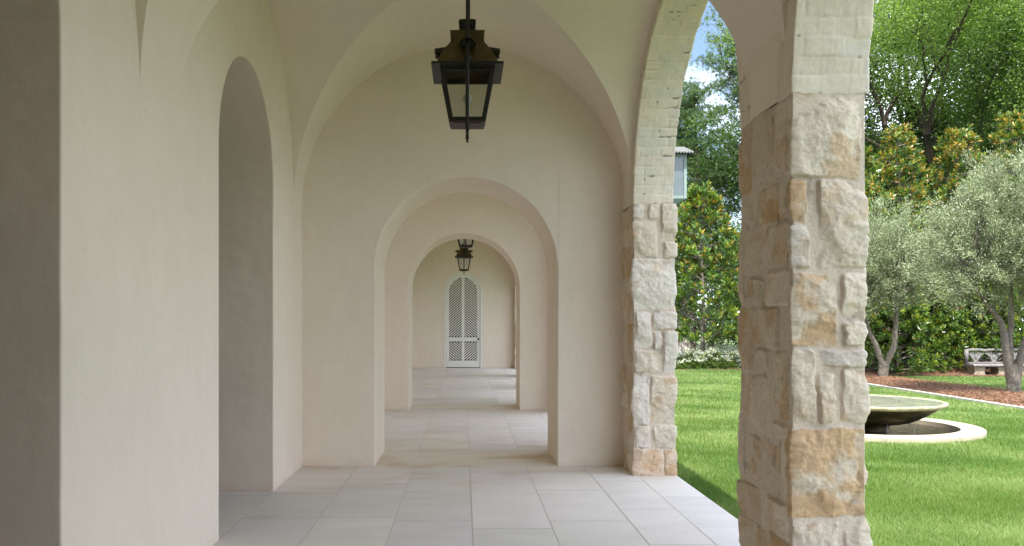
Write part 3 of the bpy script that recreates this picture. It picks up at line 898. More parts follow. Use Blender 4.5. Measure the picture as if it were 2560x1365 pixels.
# box lantern fixed to the outer wall beyond the second pier
def box_lantern():
    t = empty("box_lantern", (0, 0, 0), "pale green box lantern with frosted glass and corrugated tin roof beyond the stone pier", "lantern")
    D = 8.1
    x0, x1, y0, y1, z0, z1 = 1.80, 2.148, D, D + 0.34, 2.45, 2.875
    m = MB(); f = 0.026
    for x in (x0, x1 - f):
        for y in (y0, y1 - f): m.box(x, x + f, y, y + f, z0, z1)
    for z in (z0, z1 - f):
        m.box(x0 + f, x1 - f, y0 + .002, y0 + f, z, z + f); m.box(x0 + f, x1 - f, y1 - f, y1 - .002, z, z + f)
        m.box(x0 + .002, x0 + f, y0 + f, y1 - f, z, z + f); m.box(x1 - f, x1 - .002, y0 + f, y1 - f, z, z + f)
    m.build("frame", M['verdigris'], t)
    for a in ((x0 + f, x1 - f, y0 + .010, y0 + .014), (x0 + f, x1 - f, y1 - .014, y1 - .010), (x0 + .010, x0 + .014, y0 + f, y1 - f), (x1 - .014, x1 - .010, y0 + f, y1 - f)):
        m = MB(); m.box(*a, z0 + f, z1 - f); m.build("pane", M['frost'], t)
    m = MB(); m.add([(x0, y0, z0 - .001), (x1, y0, z0 - .001), (x1, y1, z0 - .001), (x0, y1, z0 - .001), (1.80, y0 + .1, z0 - 0.16), (1.87, y0 + .1, z0 - 0.16), (1.87, y1 - .1, z0 - 0.16), (1.80, y1 - .1, z0 - 0.16)],
        [[0, 4, 5, 1], [1, 5, 6, 2], [2, 6, 7, 3], [3, 7, 4, 0], [4, 7, 6, 5], [0, 1, 2, 3]])
    m.build("base", M['verdigris'], t)
    m = MB()
    nx = 84
    X = np.linspace(x0 - 0.06, x1 + 0.06, nx); wv = 0.008 * np.sin((X - x0) * 2 * math.pi / 0.028)
    cxm, cym = (x0 + x1)/2, (y0 + y1)/2
    for ye in (y0 - 0.07, y1 + 0.07):
        for dz in (0, 0.004):
            P = np.stack([np.stack([X, np.full(nx, ye), z1 + 0.002 + wv + dz], -1), np.stack([X*0.82 + cxm*0.18, np.full(nx, cym), np.full(nx, z1 + 0.10) + wv + dz], -1)])
            m.grid(P)
    for xe in (x0 - .06, x1 + .06):
        m.add([(xe, y0 - .07, z1 + .002), (xe, y1 + .07, z1 + .002), (xe*0.82 + cxm*0.18, cym, z1 + 0.10)], [[0, 1, 2]])
    m.build("roof", M['tin'], t, smooth=True)
    for za in (2.55, 2.76):
        m = MB(); m.box(1.70, 1.802, D + .12, D + .22, za, za + .05); m.build("bracket", M['verdigris'], t)
box_lantern()

# ------------------------------------------------------------------ garden: fountain, kerb, beds
def fountain():
    cx, cy_ = RING_C
    t = empty("fountain", (cx, cy_, LAWN), "wide shallow mossy stone bowl fountain over a round pool on the lawn", "fountain")
    dz = -LAWN
    zo = -0.012 + dz                                     # ring top, relative to the lawn
    rin = 1.06
    m = MB(); m.lathe([(RING_R, -0.02), (RING_R, zo - 0.008), (RING_R - 0.008, zo), (rin + 0.006, zo), (rin, zo - 0.006), (rin, -0.02)], 96)
    m.build("pool_coping", M['coping'], t)
    m = MB(); th = np.linspace(0, 2*math.pi, 65)[:-1]; m.add(np.stack([(rin + .01)*np.cos(th), (rin + .01)*np.sin(th), np.full(64, 0.006)], -1), [list(range(64))])
    m.build("pool_water", M['pool'], t)
    zr = 0.285 + dz
    RB = 0.935
    prof = [(0.28, 0.0), (0.30, 0.06), (0.34, 0.085), (0.46, 0.098), (0.54, 0.118), (0.63, 0.16), (0.74, 0.222), (0.84, zr - 0.078), (0.89, zr - 0.050), (RB - 0.025, zr - 0.036)]
    def rough_lathe(pr, seed, amp):
        pr = np.array(pr); uu = np.linspace(0, 1, len(pr)); un = np.linspace(0, 1, len(pr) * 3)
        pr = np.stack([np.interp(un, uu, pr[:, 0]), np.interp(un, uu, pr[:, 1])], -1)
        th_ = np.arange(128) * 2 * math.pi / 128
        c_, s_ = np.cos(th_)[None, :], np.sin(th_)[None, :]
        n1 = fbm(c_ * 5 + pr[:, :1] * 6, s_ * 5, pr[:, 1:] * 9 + 0 * c_, seed, 4)
        R_ = pr[:, :1] + amp * n1; Z_ = pr[:, 1:] + amp * 0.6 * fbm(c_ * 4, s_ * 4, pr[:, :1] * 5 + 0 * c_, seed + 5, 4)
        mm = MB(); mm.grid(np.stack([R_ * c_, R_ * s_, Z_], -1), closed=True); return mm
    rough_lathe(prof, 3, 0.012).build("bowl", M['bowl'], t, smooth=True)
    rough_lathe([(RB - 0.03, zr - 0.050), (RB - 0.006, zr - 0.036), (RB + 0.002, zr - 0.02), (RB, zr - 0.004), (RB - 0.012, zr + 0.002), (RB - 0.035, zr + 0.001), (RB - 0.06, zr - 0.010), (RB - 0.10, zr - 0.02)], 8, 0.007).build("bowl_rim", M['rim'], t, smooth=True)
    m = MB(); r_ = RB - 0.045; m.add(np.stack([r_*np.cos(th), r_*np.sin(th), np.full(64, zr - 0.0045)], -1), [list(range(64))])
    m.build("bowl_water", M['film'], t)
    m = MB(); m.lathe([(0.42, zr - 0.006), (0.425, zr - 0.001), (0.43, zr - 0.006)], 64); m.build("inner_lip", M['copper'], t, smooth=True)
    rr = np.random.RandomState(4)
    for a in list(np.linspace(-1.7, -0.9, 3)):
        m = MB()
        a += rr.uniform(-.08, .08)
        r0 = RB * rr.uniform(0.5, 0.95)
        zz0 = np.interp(r0, [q[0] for q in prof[2:]], [q[1] for q in prof[2:]])
        m.tube([(r0*math.cos(a), r0*math.sin(a), zz0 - .002), (r0*1.003*math.cos(a), r0*1.003*math.sin(a), zz0*0.5), (r0*1.004*math.cos(a), r0*1.004*math.sin(a), 0.008)], [0.004, 0.0022, 0.003], 6)
        m.build("water_stream", M['stream'], t, smooth=True)
fountain()

def kerb_x(y): return 8.42 + 0.10 * np.sin((y - 9) * 0.16) - 0.0035 * (y - 14) ** 2 * (y > 18)
ys = np.linspace(2, 40, 200)
m = MB()
A = kerb_x(ys)
for (xa, za), (xb, zb) in (((0.0, LAWN - .05), (0.0, LAWN + 0.045)), ((0.0, LAWN + 0.045), (0.085, LAWN + 0.045)), ((0.085, LAWN + 0.045), (0.085, LAWN - .05))):
    m.grid(np.stack([np.stack([A + xa, ys, np.full(200, za)], -1), np.stack([A + xb, ys, np.full(200, zb)], -1)]))
tag(m.build("kerb", M['kerb']), kind='structure')
def mulch_sheet():
    m = MB()
    w0 = np.linspace(0, 1, 14)
    yy = np.linspace(2, 40, 160)
    hi = 10.45 + 0.12 * np.sin(yy * 0.9) + 0.0 * yy
    lo = kerb_x(yy) + 0.08
    X = lo[:, None] + (hi - lo)[:, None] * w0[None, :]
    Y = np.repeat(yy[:, None], 14, 1)
    Z = LAWN + 0.004 + 0.05 * np.sin(w0 * math.pi)[None, :] + 0.03 * fbm(X*3, Y*3, None, 3, 3) * np.sin(w0 * math.pi)[None, :]
    m.grid(np.stack([X, Y, Z], -1), flip=True)
    # deep bed below the magnolias
    gx = np.linspace(8.6, 26, 50); gy = np.linspace(0, 1, 14)
    GX, GV = np.meshgrid(gx, gy)
    y0 = 20.75 + 0.14 * np.sin(GX * 1.3)
    GY = y0 + GV * 8
    GZ = LAWN + 0.006 + 0.10 * sstep(0, 0.25, GV) + 0.02 * fbm(GX*3, GY*3, None, 8, 3) * sstep(0, .1, GV)
    m.grid(np.stack([GX, GY, GZ], -1))
    # bed at the end of the main lawn
    gx = np.linspace(3.5, 9.5, 30); GX, GV = np.meshgrid(gx, gy)
    GY = 23.95 + GV * 5; GZ = LAWN + 0.008 + 0.06 * sstep(0, 0.2, GV)
    m.grid(np.stack([GX, GY, GZ], -1))
    tag(m.build("planting_bed", M['mulch'], smooth=True), kind='structure')
mulch_sheet()

def needles():
    rr = np.random.RandomState(9)
    n = 52000
    y = rr.uniform(10.5, 22, n); u = rr.rand(n)
    lo = kerb_x(y) + 0.05; hi = 10.5 + 0.12 * np.sin(y * 0.9)
    x = lo + (hi - lo) * u
    z = LAWN + 0.008 + 0.05 * np.sin(u * math.pi) + rr.rand(n) * 0.035
    k = 26000
    x2 = rr.uniform(9.5, 20, k); y2 = 20.72 + 0.14 * np.sin(x2 * 1.3) + rr.rand(k) ** 1.7 * 2.2
    z2 = LAWN + 0.012 + 0.10 * sstep(0, 2.0, y2 - 20.75) + rr.rand(k) * 0.035
    x, y, z = np.r_[x, x2], np.r_[y, y2], np.r_[z, z2]; n += k
    a = rr.rand(n) * 2 * math.pi; ln = rr.uniform(0.04, 0.11, n); wd = rr.uniform(0.003, 0.006, n)
    dx, dy, dz = np.cos(a) * ln, np.sin(a) * ln, rr.uniform(-.25, .4, n) * ln
    px, py = -np.sin(a) * wd, np.cos(a) * wd
    V = np.stack([np.stack([x - px, y - py, z], -1), np.stack([x + px, y + py, z], -1), np.stack([x + dx, y + dy, z + dz], -1)], 1)
    base = np.array([[0.185, 0.095, 0.055], [0.26, 0.15, 0.088], [0.13, 0.066, 0.04], [0.34, 0.215, 0.135]])
    c = base[rr.choice(4, n, p=[.4, .25, .25, .1])] * rr.uniform(0.8, 1.2, (n, 1))
    m = MB(); m.add(V.reshape(-1, 3), np.arange(n * 3).reshape(-1, 3), np.repeat(c, 3, 0))
    tag(m.build("pine_straw", M['straw']), "loose reddish pine straw mulch under the trees", "mulch", kind='stuff')
needles()

def grass():
    rr = np.random.RandomState(2)
    n = 1000000
    # spread over the lawn in view, thicker where it is near
    px = rr.uniform(1480, 3000, n)
    d = 1 / (1/25.0 + (1/4.4 - 1/25.0) * rr.rand(n) ** 1.0)
    d = np.clip(d * (1 + rr.uniform(-.01, .01, n)), 4.2, 25)
    x = (px - 1160) * d / 2100; y = d
    k = (x > 1.76) & ~(((x - RING_C[0])**2 + (y - RING_C[1])**2) < (RING_R + 0.005)**2)
    main = (x < kerb_x(y) - 0.01) & (y < 23.9)
    back = (x > 10.45 + 0.12*np.sin(y*0.9)) & (y < 20.72 + 0.14*np.sin(x*1.3))
    k &= main | back
    x, y, d = x[k], y[k], d[k]; n = len(x)
    pat = fbm(x*0.9 + y*0.35, y*0.9 - x*0.5, None, 5, 4)
    stripe = fbm((x*0.45 + y)*1.5, (x - y*0.45)*0.35, None, 6, 3)
    ln = rr.uniform(0.03, 0.055, n) * (1 + 0.25 * pat)
    wd = np.clip(0.0016 * d / 5, 0.0017, 0.007) * rr.uniform(0.8, 1.4, n)
    a = rr.rand(n) * 2 * math.pi
    lean = rr.uniform(0.2, 1.0, n); la = a + rr.uniform(-1, 1, n)
    lx, ly = np.cos(la) * lean * ln + stripe * 0.02, np.sin(la) * lean * ln + stripe * 0.03
    hx, hy = np.cos(a + 1.57) * wd, np.sin(a + 1.57) * wd
    z0 = LAWN - 0.004
    V = np.stack([np.stack([x - hx, y - hy, np.full(n, z0)], -1), np.stack([x + hx, y + hy, np.full(n, z0)], -1),
                  np.stack([x + lx, y + ly, z0 + ln * np.sqrt(np.clip(1.1 - lean*lean*0.8, .1, 1))], -1)], 1)
    dark, lite, dry = np.array([0.085, 0.165, 0.035]), np.array([0.20, 0.29, 0.085]), np.array([0.36, 0.37, 0.19])
    t = np.clip(0.5 + 0.8 * pat + 0.5 * stripe + rr.uniform(-.55, .55, n), 0, 1)[:, None]
    c = dark * (1 - t) + lite * t
    dr = (rr.rand(n) < np.clip(0.06 + 0.22 * pat + 0.15 * stripe, 0.01, 0.4))[:, None]
    c = np.where(dr, dry * rr.uniform(.8, 1.1, (n, 1)), c)
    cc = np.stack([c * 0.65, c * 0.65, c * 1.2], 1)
    m = MB(); m.add(V.reshape(-1, 3), np.arange(n * 3).reshape(-1, 3), cc.reshape(-1, 3))
    tag(m.build("grass", M['grass']), "short mown green grass of the lawn", "grass", kind='stuff')
grass()

# ------------------------------------------------------------------ bench
def bench():
    X0, X1, Y0 = 12.74, 14.12, 20.95
    zg = LAWN
    t = empty("garden_bench", ((X0 + X1)/2, Y0, zg), "weathered cast stone garden bench with carved pierced back, under the magnolia hedge", "bench")
    Wd = (X1 - X0) / 2
    def rough(P, s, amp): return P + amp * np.stack([fbm(P[..., 0]*9, P[..., 2]*9, P[..., 1]*9, s + q, 3) for q in range(3)], -1)
    m = MB(); n = 30
    prof = [(-0.03, 0.235), (-0.045, 0.25), (-0.045, 0.275), (-0.03, 0.292), (0.20, 0.295), (0.40, 0.295), (0.40, 0.235), (-0.03, 0.235)]
    P = np.array([[(x, y, z) for (y, z) in prof] for x in np.linspace(-Wd - 0.05, Wd + 0.05, n)])
    m.grid(rough(P, 1, 0.006), flip=True)
    for q in (P[0], P[-1]): m.add(q[:-1], [list(range(7))])
    m.build("seat", M['castbench'], t, smooth=False)
    m = MB()
    yb, zt = 0.36, 0.66
    xx = np.linspace(-Wd, Wd, 60)
    top = zt + 0.02 * np.abs(np.sin((xx + Wd) * 2 * math.pi / (2 * Wd) * 1.5)) + 0.006 * fbm(xx*9, xx*0, None, 2, 3)
    for dz0, dz1, ya, yb_ in ((-0.06, 0.0, yb - 0.035, yb + 0.035),):
        P = np.stack([np.stack([xx, np.full(60, y), top + dz], -1) for y, dz in ((yb - .035, -.055), (yb - .045, -.02), (yb - .03, 0), (yb + .035, 0), (yb + .035, -.055), (yb - .035, -.055))])
        m.grid(P, flip=False)
    for s in (-1, 1): m.box(s*Wd - 0.035, s*Wd + 0.035, yb - 0.04, yb + 0.04, 0.29, zt - 0.003)
    m.box(-Wd + .035, Wd - .035, yb - .025, yb + .025, 0.29, 0.335)
    # carved leaf scrolls with openings between them
    for k in range(3):
        c = -Wd + (2*Wd) * (k + 0.5) / 3
        for s in (-1, 1):
            for j in range(3):
                a0 = 0.05 + 0.07 * j
                pts = [(c + s * (0.012 + a0 * (math.sin(q * 1.5) ) * 1.05), yb, 0.33 + (zt - 0.385) * (1 - (1 - q)**(1.3 + .5*j)) - 0.03*j*q) for q in np.linspace(0, 1, 10)]
                m.tube(pts, np.linspace(0.034, 0.020, 10), 8)
        m.tube([(c, yb, 0.33), (c, yb - .01, 0.43), (c, yb - .012, 0.50), (c, yb, 0.58)], [0.02, 0.045, 0.04, 0.01], 8)
    m.build("backrest", M['castbench'], t, smooth=True)
    for s in (-1, 0, 1):
        m = MB()
        xs = s * (Wd - 0.14)
        prof = [(0.14, 0.0), (0.135, 0.05), (0.115, 0.09), (0.125, 0.15), (0.14, 0.20), (0.15, 0.238)] if s else [(0.09, 0.0), (0.10, 0.04), (0.07, 0.08), (0.085, 0.12), (0.07, 0.16), (0.10, 0.2), (0.10, 0.238)]
        for (h0, z0), (h1, z1) in zip(prof[:-1], prof[1:]):
            v = [(xs + sx*h, 0.18 + sy*0.16, z) for h, z in ((h0, z0), (h1, z1)) for sx, sy in ((-1, -1), (1, -1), (1, 1), (-1, 1))]
            m.add(v, [[i, (i+1) % 4, (i+1) % 4 + 4, i + 4] for i in range(4)])
        m.build("leg", M['benchleg'], t)
bench()

# ------------------------------------------------------------------ trees and shrubs
def unit(v): return v / (np.linalg.norm(v, axis=-1, keepdims=True) + 1e-9)

def leaves(m, C, D, ln, wd, col, rr, fold=0.25, tip=None):
    """leaf blades: base C, direction D, length, width; two folded quads each -> six corners"""
    n = len(C)
    up = unit(rr.normal(size=(n, 3)))
    s = unit(np.cross(D, up)); nrm = np.cross(s, D)
    ln = np.broadcast_to(ln, n)[:, None]; wd = np.broadcast_to(wd, n)[:, None]
    a, t = C, C + D * ln
    mid = C + D * ln * 0.5
    l_ = mid + s * wd * 0.5 + nrm * wd * fold
    r_ = mid - s * wd * 0.5 + nrm * wd * fold
    V = np.stack([a, r_, t, l_], 1)
    base = np.arange(n)[:, None] * 4
    F = np.concatenate([base + np.array([[0, 1, 2]]), base + np.array([[0, 2, 3]])])
    c4 = np.repeat(col[:, None, :], 4, 1)
    m.add(V.reshape(-1, 3), F, c4.reshape(-1, 3))

def tree_root(name, x, y, label, cat, group=None):
    return empty(name, (x, y, LAWN), label, cat, group)

def magnolia(x, y, h, r, label, seed, n=620, ls=0.17, low=0.10, grp="magnolias round the lawn", rust=0.45, top_thin=1.0):
    rr = np.random.RandomState(seed)
    t = tree_root("magnolia_tree", x, y, label, "tree", grp)
    m = MB()
    k = 10
    tr = np.array([(0.05*math.sin(q*5+seed)*q, 0.05*math.cos(q*4+seed)*q, h*0.93*q) for q in np.linspace(0, 1, k)])
    m.tube(tr, np.linspace(0.075*h/5, 0.012, k), 8)
    def rad(u):                                   # crown outline by height fraction
        return r * np.clip(np.minimum((u/0.10)**0.6, 1), 0, 1) * np.clip(1.05 - u, 0, 1) ** 0.62 * 1.15
    # leafy shoots
    u = low + (1 - low) * rr.rand(n) ** 1.15
    a = rr.rand(n) * 2 * math.pi
    lob = 1 + 0.28 * fbm(np.cos(a)*1.6 + seed, np.sin(a)*1.6, u*h*0.8, seed, 3) * 2
    q = rad(u) * lob * (0.30 + 0.70 * rr.rand(n) ** 0.45)
    C = np.stack([np.cos(a)*q, np.sin(a)*q, u*h], -1) + rr.normal(size=(n, 3)) * 0.05
    ax = unit(np.stack([np.cos(a)*0.8, np.sin(a)*0.8, 0.75 + 0.5*u], -1) + rr.normal(size=(n, 3)) * 0.25)
    for i in rr.choice(n, 70, False):
        z0 = max(0.1, C[i, 2] - q[i]*0.55); b0 = np.array([np.interp(z0, tr[:, 2], tr[:, j]) for j in range(3)])
        m.tube([b0, (b0*0.45 + C[i]*0.55) + np.array([0, 0, -0.06]), C[i]], [0.022, 0.014, 0.007], 5)
    m.build("trunk", M['bark'], t, smooth=True)
    L = 11
    m = MB()
    ang = rr.rand(n, 1) * 6.28 + np.arange(L)[None, :] * 2.4
    e1 = unit(np.cross(ax, np.array([0.3, 0.2, 1.0]))); e2 = np.cross(ax, e1)
    opn = np.linspace(0.35, 1.25, L)[None, :] + rr.uniform(-.2, .2, (n, L))
    D = ax[:, None, :] * np.cos(opn)[..., None] + (e1[:, None, :] * np.cos(ang)[..., None] + e2[:, None, :] * np.sin(ang)[..., None]) * np.sin(opn)[..., None]
    B = C[:, None, :] - ax[:, None, :] * (np.linspace(0.0, 0.10, L)[None, :, None])
    sz = ls * rr.uniform(0.75, 1.2, (n, L)) * np.linspace(0.75, 1.05, L)[None, :]
    g = np.array([0.04, 0.085, 0.017]); g2 = np.array([0.11, 0.185, 0.028]); lime = np.array([0.22, 0.27, 0.035]); ru = np.array([0.29, 0.19, 0.033])
    mix = rr.rand(n, L, 1)
    col = g * (1 - mix) + g2 * mix
    new = (np.arange(L)[None, :] < 4) & (rr.rand(n, 1) < 0.55)
    col = np.where(new[..., None], lime * rr.uniform(.7, 1.15, (n, L, 1)), col)
    rusty = (rr.rand(n, L) < rust * (0.07 + 0.36 * u[:, None]**1.5))
    col = np.where(rusty[..., None], ru * rr.uniform(.7, 1.4, (n, L, 1)), col)
    leaves(m, B.reshape(-1, 3), unit(D.reshape(-1, 3)), sz.reshape(-1), (sz * 0.42).reshape(-1), col.reshape(-1, 3), rr, 0.18)
    m.build("crown", M['gloss_leaf'], t)
    return t

def olive(x, y, trunks, crown, label, seed, n=30000):
    """trunks: polylines (about the foot, before scaling by K); crown: list of ellipsoids (cx, cy, cz, rx, ry, rz)"""
    rr = np.random.RandomState(seed)
    t = tree_root("olive_tree", x, y, label, "tree", "olive trees in the pine straw bed")
    m = MB()
    ends = []
    for pts, r0, r1 in trunks:
        pts = np.array(pts, float)
        u = np.linspace(0, 1, len(pts)); uu = np.linspace(0, 1, 18)
        P = np.stack([np.interp(uu, u, pts[:, j]) for j in range(3)], -1)
        P[1:-1] = (P[:-2] + P[1:-1]*2 + P[2:]) / 4
        P += 0.014 * np.stack([fbm(uu*9 + j*7 + seed, uu*0, None, seed + j, 3) for j in range(3)], -1)
        rd = np.linspace(r0, r1, 18) * (1 + 0.16 * fbm(uu*11, uu*0 + seed, None, seed + 9, 2))
        m.tube(P, rd, 10)
        ends.append((P[-1], r1)); ends.append((P[12], r1))
    vol = np.array([c[3]*c[4]*c[5] for c in crown]); pr = vol / vol.sum()
    ns = 620                                                   # sprigs' parent twigs
    ci = rr.choice(len(crown), ns, p=pr); cr = np.array(crown)[ci]
    d = unit(rr.normal(size=(ns, 3))); q = rr.rand(ns, 1) ** 0.36
    lob = 1 + 0.22 * fbm(d[:, :1]*2 + seed, d[:, 1:2]*2, d[:, 2:]*2, seed, 2) * 2
    T = cr[:, :3] + d * q * lob * cr[:, 3:]
    E = np.array([e[0] for e in ends])
    for i in range(ns):
        if i < 150:
            j = np.argmin(((E - T[i])**2).sum(1) + rr.rand(len(E)) * 0.3)
            md = (E[j] + T[i]) / 2 + rr.normal(size=3) * 0.08
            m.tube([E[j], md, T[i]], [0.016, 0.011, 0.005], 5)
    m.build("trunk", M['bark'], t, smooth=True)
    k = n // ns
    out_d = unit(d * 0.9 + np.array([0, 0, 0.75]) + rr.normal(size=(ns, 3)) * 0.35)
    L = rr.uniform(0.22, 0.42, (ns, 1))
    s = rr.rand(ns, k)
    jit = rr.normal(size=(ns, k, 3)) * 0.05 * (0.4 + s[..., None])
    B = T[:, None, :] + out_d[:, None, :] * (s * L)[..., None] + jit + rr.normal(size=(ns, k, 3)) * 0.03
    D = unit(out_d[:, None, :] * 0.9 + rr.normal(size=(ns, k, 3)) * 0.65)
    mix = rr.rand(ns, k, 1)
    col = np.array([0.12, 0.155, 0.07]) * (1 - mix) + np.array([0.33, 0.37, 0.235]) * mix
    col = col * rr.uniform(0.8, 1.15, (ns, 1, 1))
    m = MB()
    leaves(m, B.reshape(-1, 3), D.reshape(-1, 3), rr.uniform(0.04, 0.07, ns*k), rr.uniform(0.010, 0.017, ns*k), col.reshape(-1, 3), rr, 0.1)
    m.build("crown", M['olive_leaf'], t)
    return t

def limbs(m, rr, p, d, length, r, depth, tips, spread=0.55, up=0.12):
    """recursive limbs; collects the ends"""
    k = 6
    P = [np.array(p, float)]
    dd = np.array(d, float)
    for i in range(k):
        dd = unit(dd + rr.normal(size=3) * 0.13 + np.array([0, 0, up * 0.3]))
        P.append(P[-1] + dd * length / k)
    P = np.array(P)
    m.tube(P, np.linspace(r, r * 0.55, k + 1), 7 if depth > 1 else 5)
    if depth == 0:
        tips.append((P[-1], dd)); tips.append((P[3], dd)); return
    nb = rr.randint(2, 4)
    for b in range(nb):
        nd = unit(dd + unit(rr.normal(size=3)) * spread + np.array([0, 0, up]))
        limbs(m, rr, P[-1 - (b > 1)*2], nd, length * rr.uniform(0.62, 0.85), r * 0.55, depth - 1, tips, spread, up)
    if depth <= 3: tips += [(P[-2], dd), (P[3], dd)]

def broadleaf(name, x, y, h, trunk_h, r0, label, seed, col0, col1, n_per=70, spread=0.75, ls=0.14, depth=4, grp="tall trees beyond the garden", first=None, bark='dark_bark', flat=0.55, cat="tree"):
    rr = np.random.RandomState(seed)
    t = tree_root(name, x, y, label, cat, grp)
    m = MB(); tips = []
    P = np.array([(0, 0, 0), (0.05*h/10, 0, trunk_h*0.5), (0.0, 0.05, trunk_h)])
    m.tube(P, [r0*1.3, r0, r0*0.85], 10)
    for b in range(5):
        a = b * 2*math.pi/5 + rr.uniform(-.4, .4)
        nd = unit(np.array([math.cos(a)*0.75, math.sin(a)*0.75, rr.uniform(0.45, 1.3)]))
        limbs(m, rr, P[-1] + np.array([0, 0, -trunk_h*0.05*b]), nd, (h - trunk_h)*rr.uniform(0.33, 0.45), r0*0.6, depth - 1, tips)
    m.build("trunk", M[bark], t, smooth=True)
    T = np.array([p for p, d in tips]); n = len(T)
    s = rr.uniform(0.5, 1.15, (n, 1, 1))
    off = rr.normal(size=(n, n_per, 3)) * np.array([1, 1, flat]) * spread * s
    B = T[:, None, :] + off
    D = unit(rr.normal(size=(n, n_per, 3)) * np.array([1, 1, 0.6]) + np.array([0, 0, -0.15]))
    mix = np.clip(rr.rand(n, n_per, 1) * 0.7 + rr.rand(n, 1, 1) * 0.3, 0, 1)
    col = np.array(col0) * (1 - mix) + np.array(col1) * mix
    m = MB()
    k = n * n_per
    leaves(m, B.reshape(-1, 3), D.reshape(-1, 3), rr.uniform(0.7, 1.3, k)*ls, rr.uniform(0.45, 0.75, k)*ls, col.reshape(-1, 3), rr, 0.2)
    m.build("crown", M['leaf'], t)
    return t

def pine(x, y, h, label, seed, start=0.30, reach=2.6, n_br=46, lean=0.0, side=None):
    rr = np.random.RandomState(seed)
    t = tree_root("pine_tree", x, y, label, "tree", "tall pines beyond the garden")
    m = MB()
    u = np.linspace(0, 1, 14)
    tr = np.stack([lean*u*h + 0.12*np.sin(u*5 + seed), 0.1*np.cos(u*4), u*h], -1)
    m.tube(tr, np.linspace(0.20, 0.03, 14), 9)
    tuft, td = [], []
    for b in range(n_br):
        v = start + (1 - start) * (b + rr.rand()) / n_br
        a = rr.rand()*2*math.pi if side is None or rr.rand() < 0.25 else side + rr.normal()*0.7
        L = reach * (1.12 - v) ** 0.6 * rr.uniform(0.5, 1.15) * min(1, 0.5 + 2*(v - start))
        p0 = np.array([np.interp(v, u, tr[:, j]) for j in range(3)])
        d = np.array([math.cos(a), math.sin(a), 0.28 + 0.4*v])
        P = [p0]
        for k in range(5):
            P.append(P[-1] + unit(d + rr.normal(size=3)*0.14 + np.array([0, 0, 0.10*k])) * L/5)
        P = np.array(P)
        m.tube(P, np.linspace(0.04, 0.012, 6), 5)
        for k in range(2, 6):
            for w_ in range(2 if k < 5 else 3):
                q = P[k] + rr.normal(size=3)*0.16*L*np.array([1, 1, 0.3])
                m.tube([P[max(k-1, 0)], (P[k] + q)/2, q], [0.014, 0.01, 0.006], 4)
                for _ in range(9):
                    tuft.append(q + rr.normal(size=3)*0.24*np.array([1, 1, .42]) + np.array([0, 0, .06])); td.append(unit(unit(d)*0.4 + np.array([0, 0, 0.9]) + rr.normal(size=3)*0.45))
    m.build("trunk", M['dark_bark'], t, smooth=True)
    T, A = np.array(tuft), np.array(td); n = len(T); L = 22
    dirs = unit(rr.normal(size=(n, L, 3)) + A[:, None, :] * 1.1)
    B = np.repeat(T[:, None, :], L, 1)
    mix = rr.rand(n, 1, 1) * 0.7 + rr.rand(n, L, 1) * 0.3
    col = np.array([0.03, 0.07, 0.025]) * (1 - mix) + np.array([0.115, 0.18, 0.058]) * mix
    m = MB()
    k = n * L
    leaves(m, B.reshape(-1, 3), dirs.reshape(-1, 3), rr.uniform(0.14, 0.24, k), np.full(k, 0.016), col.reshape(-1, 3), rr, 0.0)
    m.build("crown", M['needle'], t)
    return t

def flower_shrub(x, y, r, h, label, seed):
    rr = np.random.RandomState(seed)
    t = tree_root("flowering_shrub", x, y, label, "shrub", "white flowering shrubs at the lawn's end")
    m = MB()
    n = 1500
    d = unit(rr.normal(size=(n, 3))); d[:, 2] = np.abs(d[:, 2])
    q = rr.rand(n, 1) ** 0.4
    C = d * q * np.array([r, r, h]) * (1 + 0.25*fbm(d[:, :1]*3, d[:, 1:2]*3, d[:, 2:]*3 + seed, seed, 2))
    D = unit(d + rr.normal(size=(n, 3))*0.7)
    mix = rr.rand(n, 1)
    col = np.array([0.07, 0.13, 0.03])*(1 - mix) + np.array([0.19, 0.27, 0.08])*mix
    leaves(m, C, D, rr.uniform(.06, .11, n), rr.uniform(.025, .045, n), col, rr)
    m.build("foliage", M['leaf'], t)
    m = MB()
    k = 42
    a = rr.rand(k)*6.28; q = r*np.sqrt(rr.rand(k))*0.95
    H0 = np.stack([np.cos(a)*q, np.sin(a)*q, h*np.sqrt(np.clip(1 - (q/r)**2, .1, 1)) + rr.uniform(-.08, .12, k)], -1)
    P = H0[:, None, :] + rr.normal(size=(k, 26, 3))*np.array([.05, .05, .022])
    Dd = unit(rr.normal(size=(k, 26, 3)) + np.array([0, -.3, 1.0]))
    colp = np.ones((k*26, 3))*np.array([0.72, 0.74, 0.68])*rr.uniform(.8, 1.05, (k*26, 1))
    leaves(m, P.reshape(-1, 3), Dd.reshape(-1, 3), np.full(k*26, .035), np.full(k*26, .03), colp, rr)
    m.build("blossom", M['petal'], t)
    m = MB()
    for i in range(k): m.tube([(H0[i, 0]*.2, H0[i, 1]*.2, 0), H0[i]*np.array([.7, .7, .6]), H0[i]], [.008, .006, .004], 4)
    m.build("stem", M['bark'], t)

# far white outbuilding seen behind the magnolia
def outbuilding():
    t = empty("outbuilding", (8.6, 33, LAWN), "pale stucco outbuilding half hidden behind the slim magnolia", "building")
    m = MB(); m.box(-2.2, 0.3, 0, 4, 0, 1.75); m.build("wall", M['farwall'], t)
    m = MB(); m.add([(-2.4, -0.25, 1.70), (0.45, -0.25, 1.70), (0.45, 4.2, 1.70), (-2.4, 4.2, 1.70), (-2.4, 2, 2.5), (0.45, 2, 2.5)], [[0, 1, 5, 4], [2, 3, 4, 5], [0, 4, 3], [1, 2, 5], [0, 3, 2, 1]]); m.build("roof", M['farroof'], t)
outbuilding()

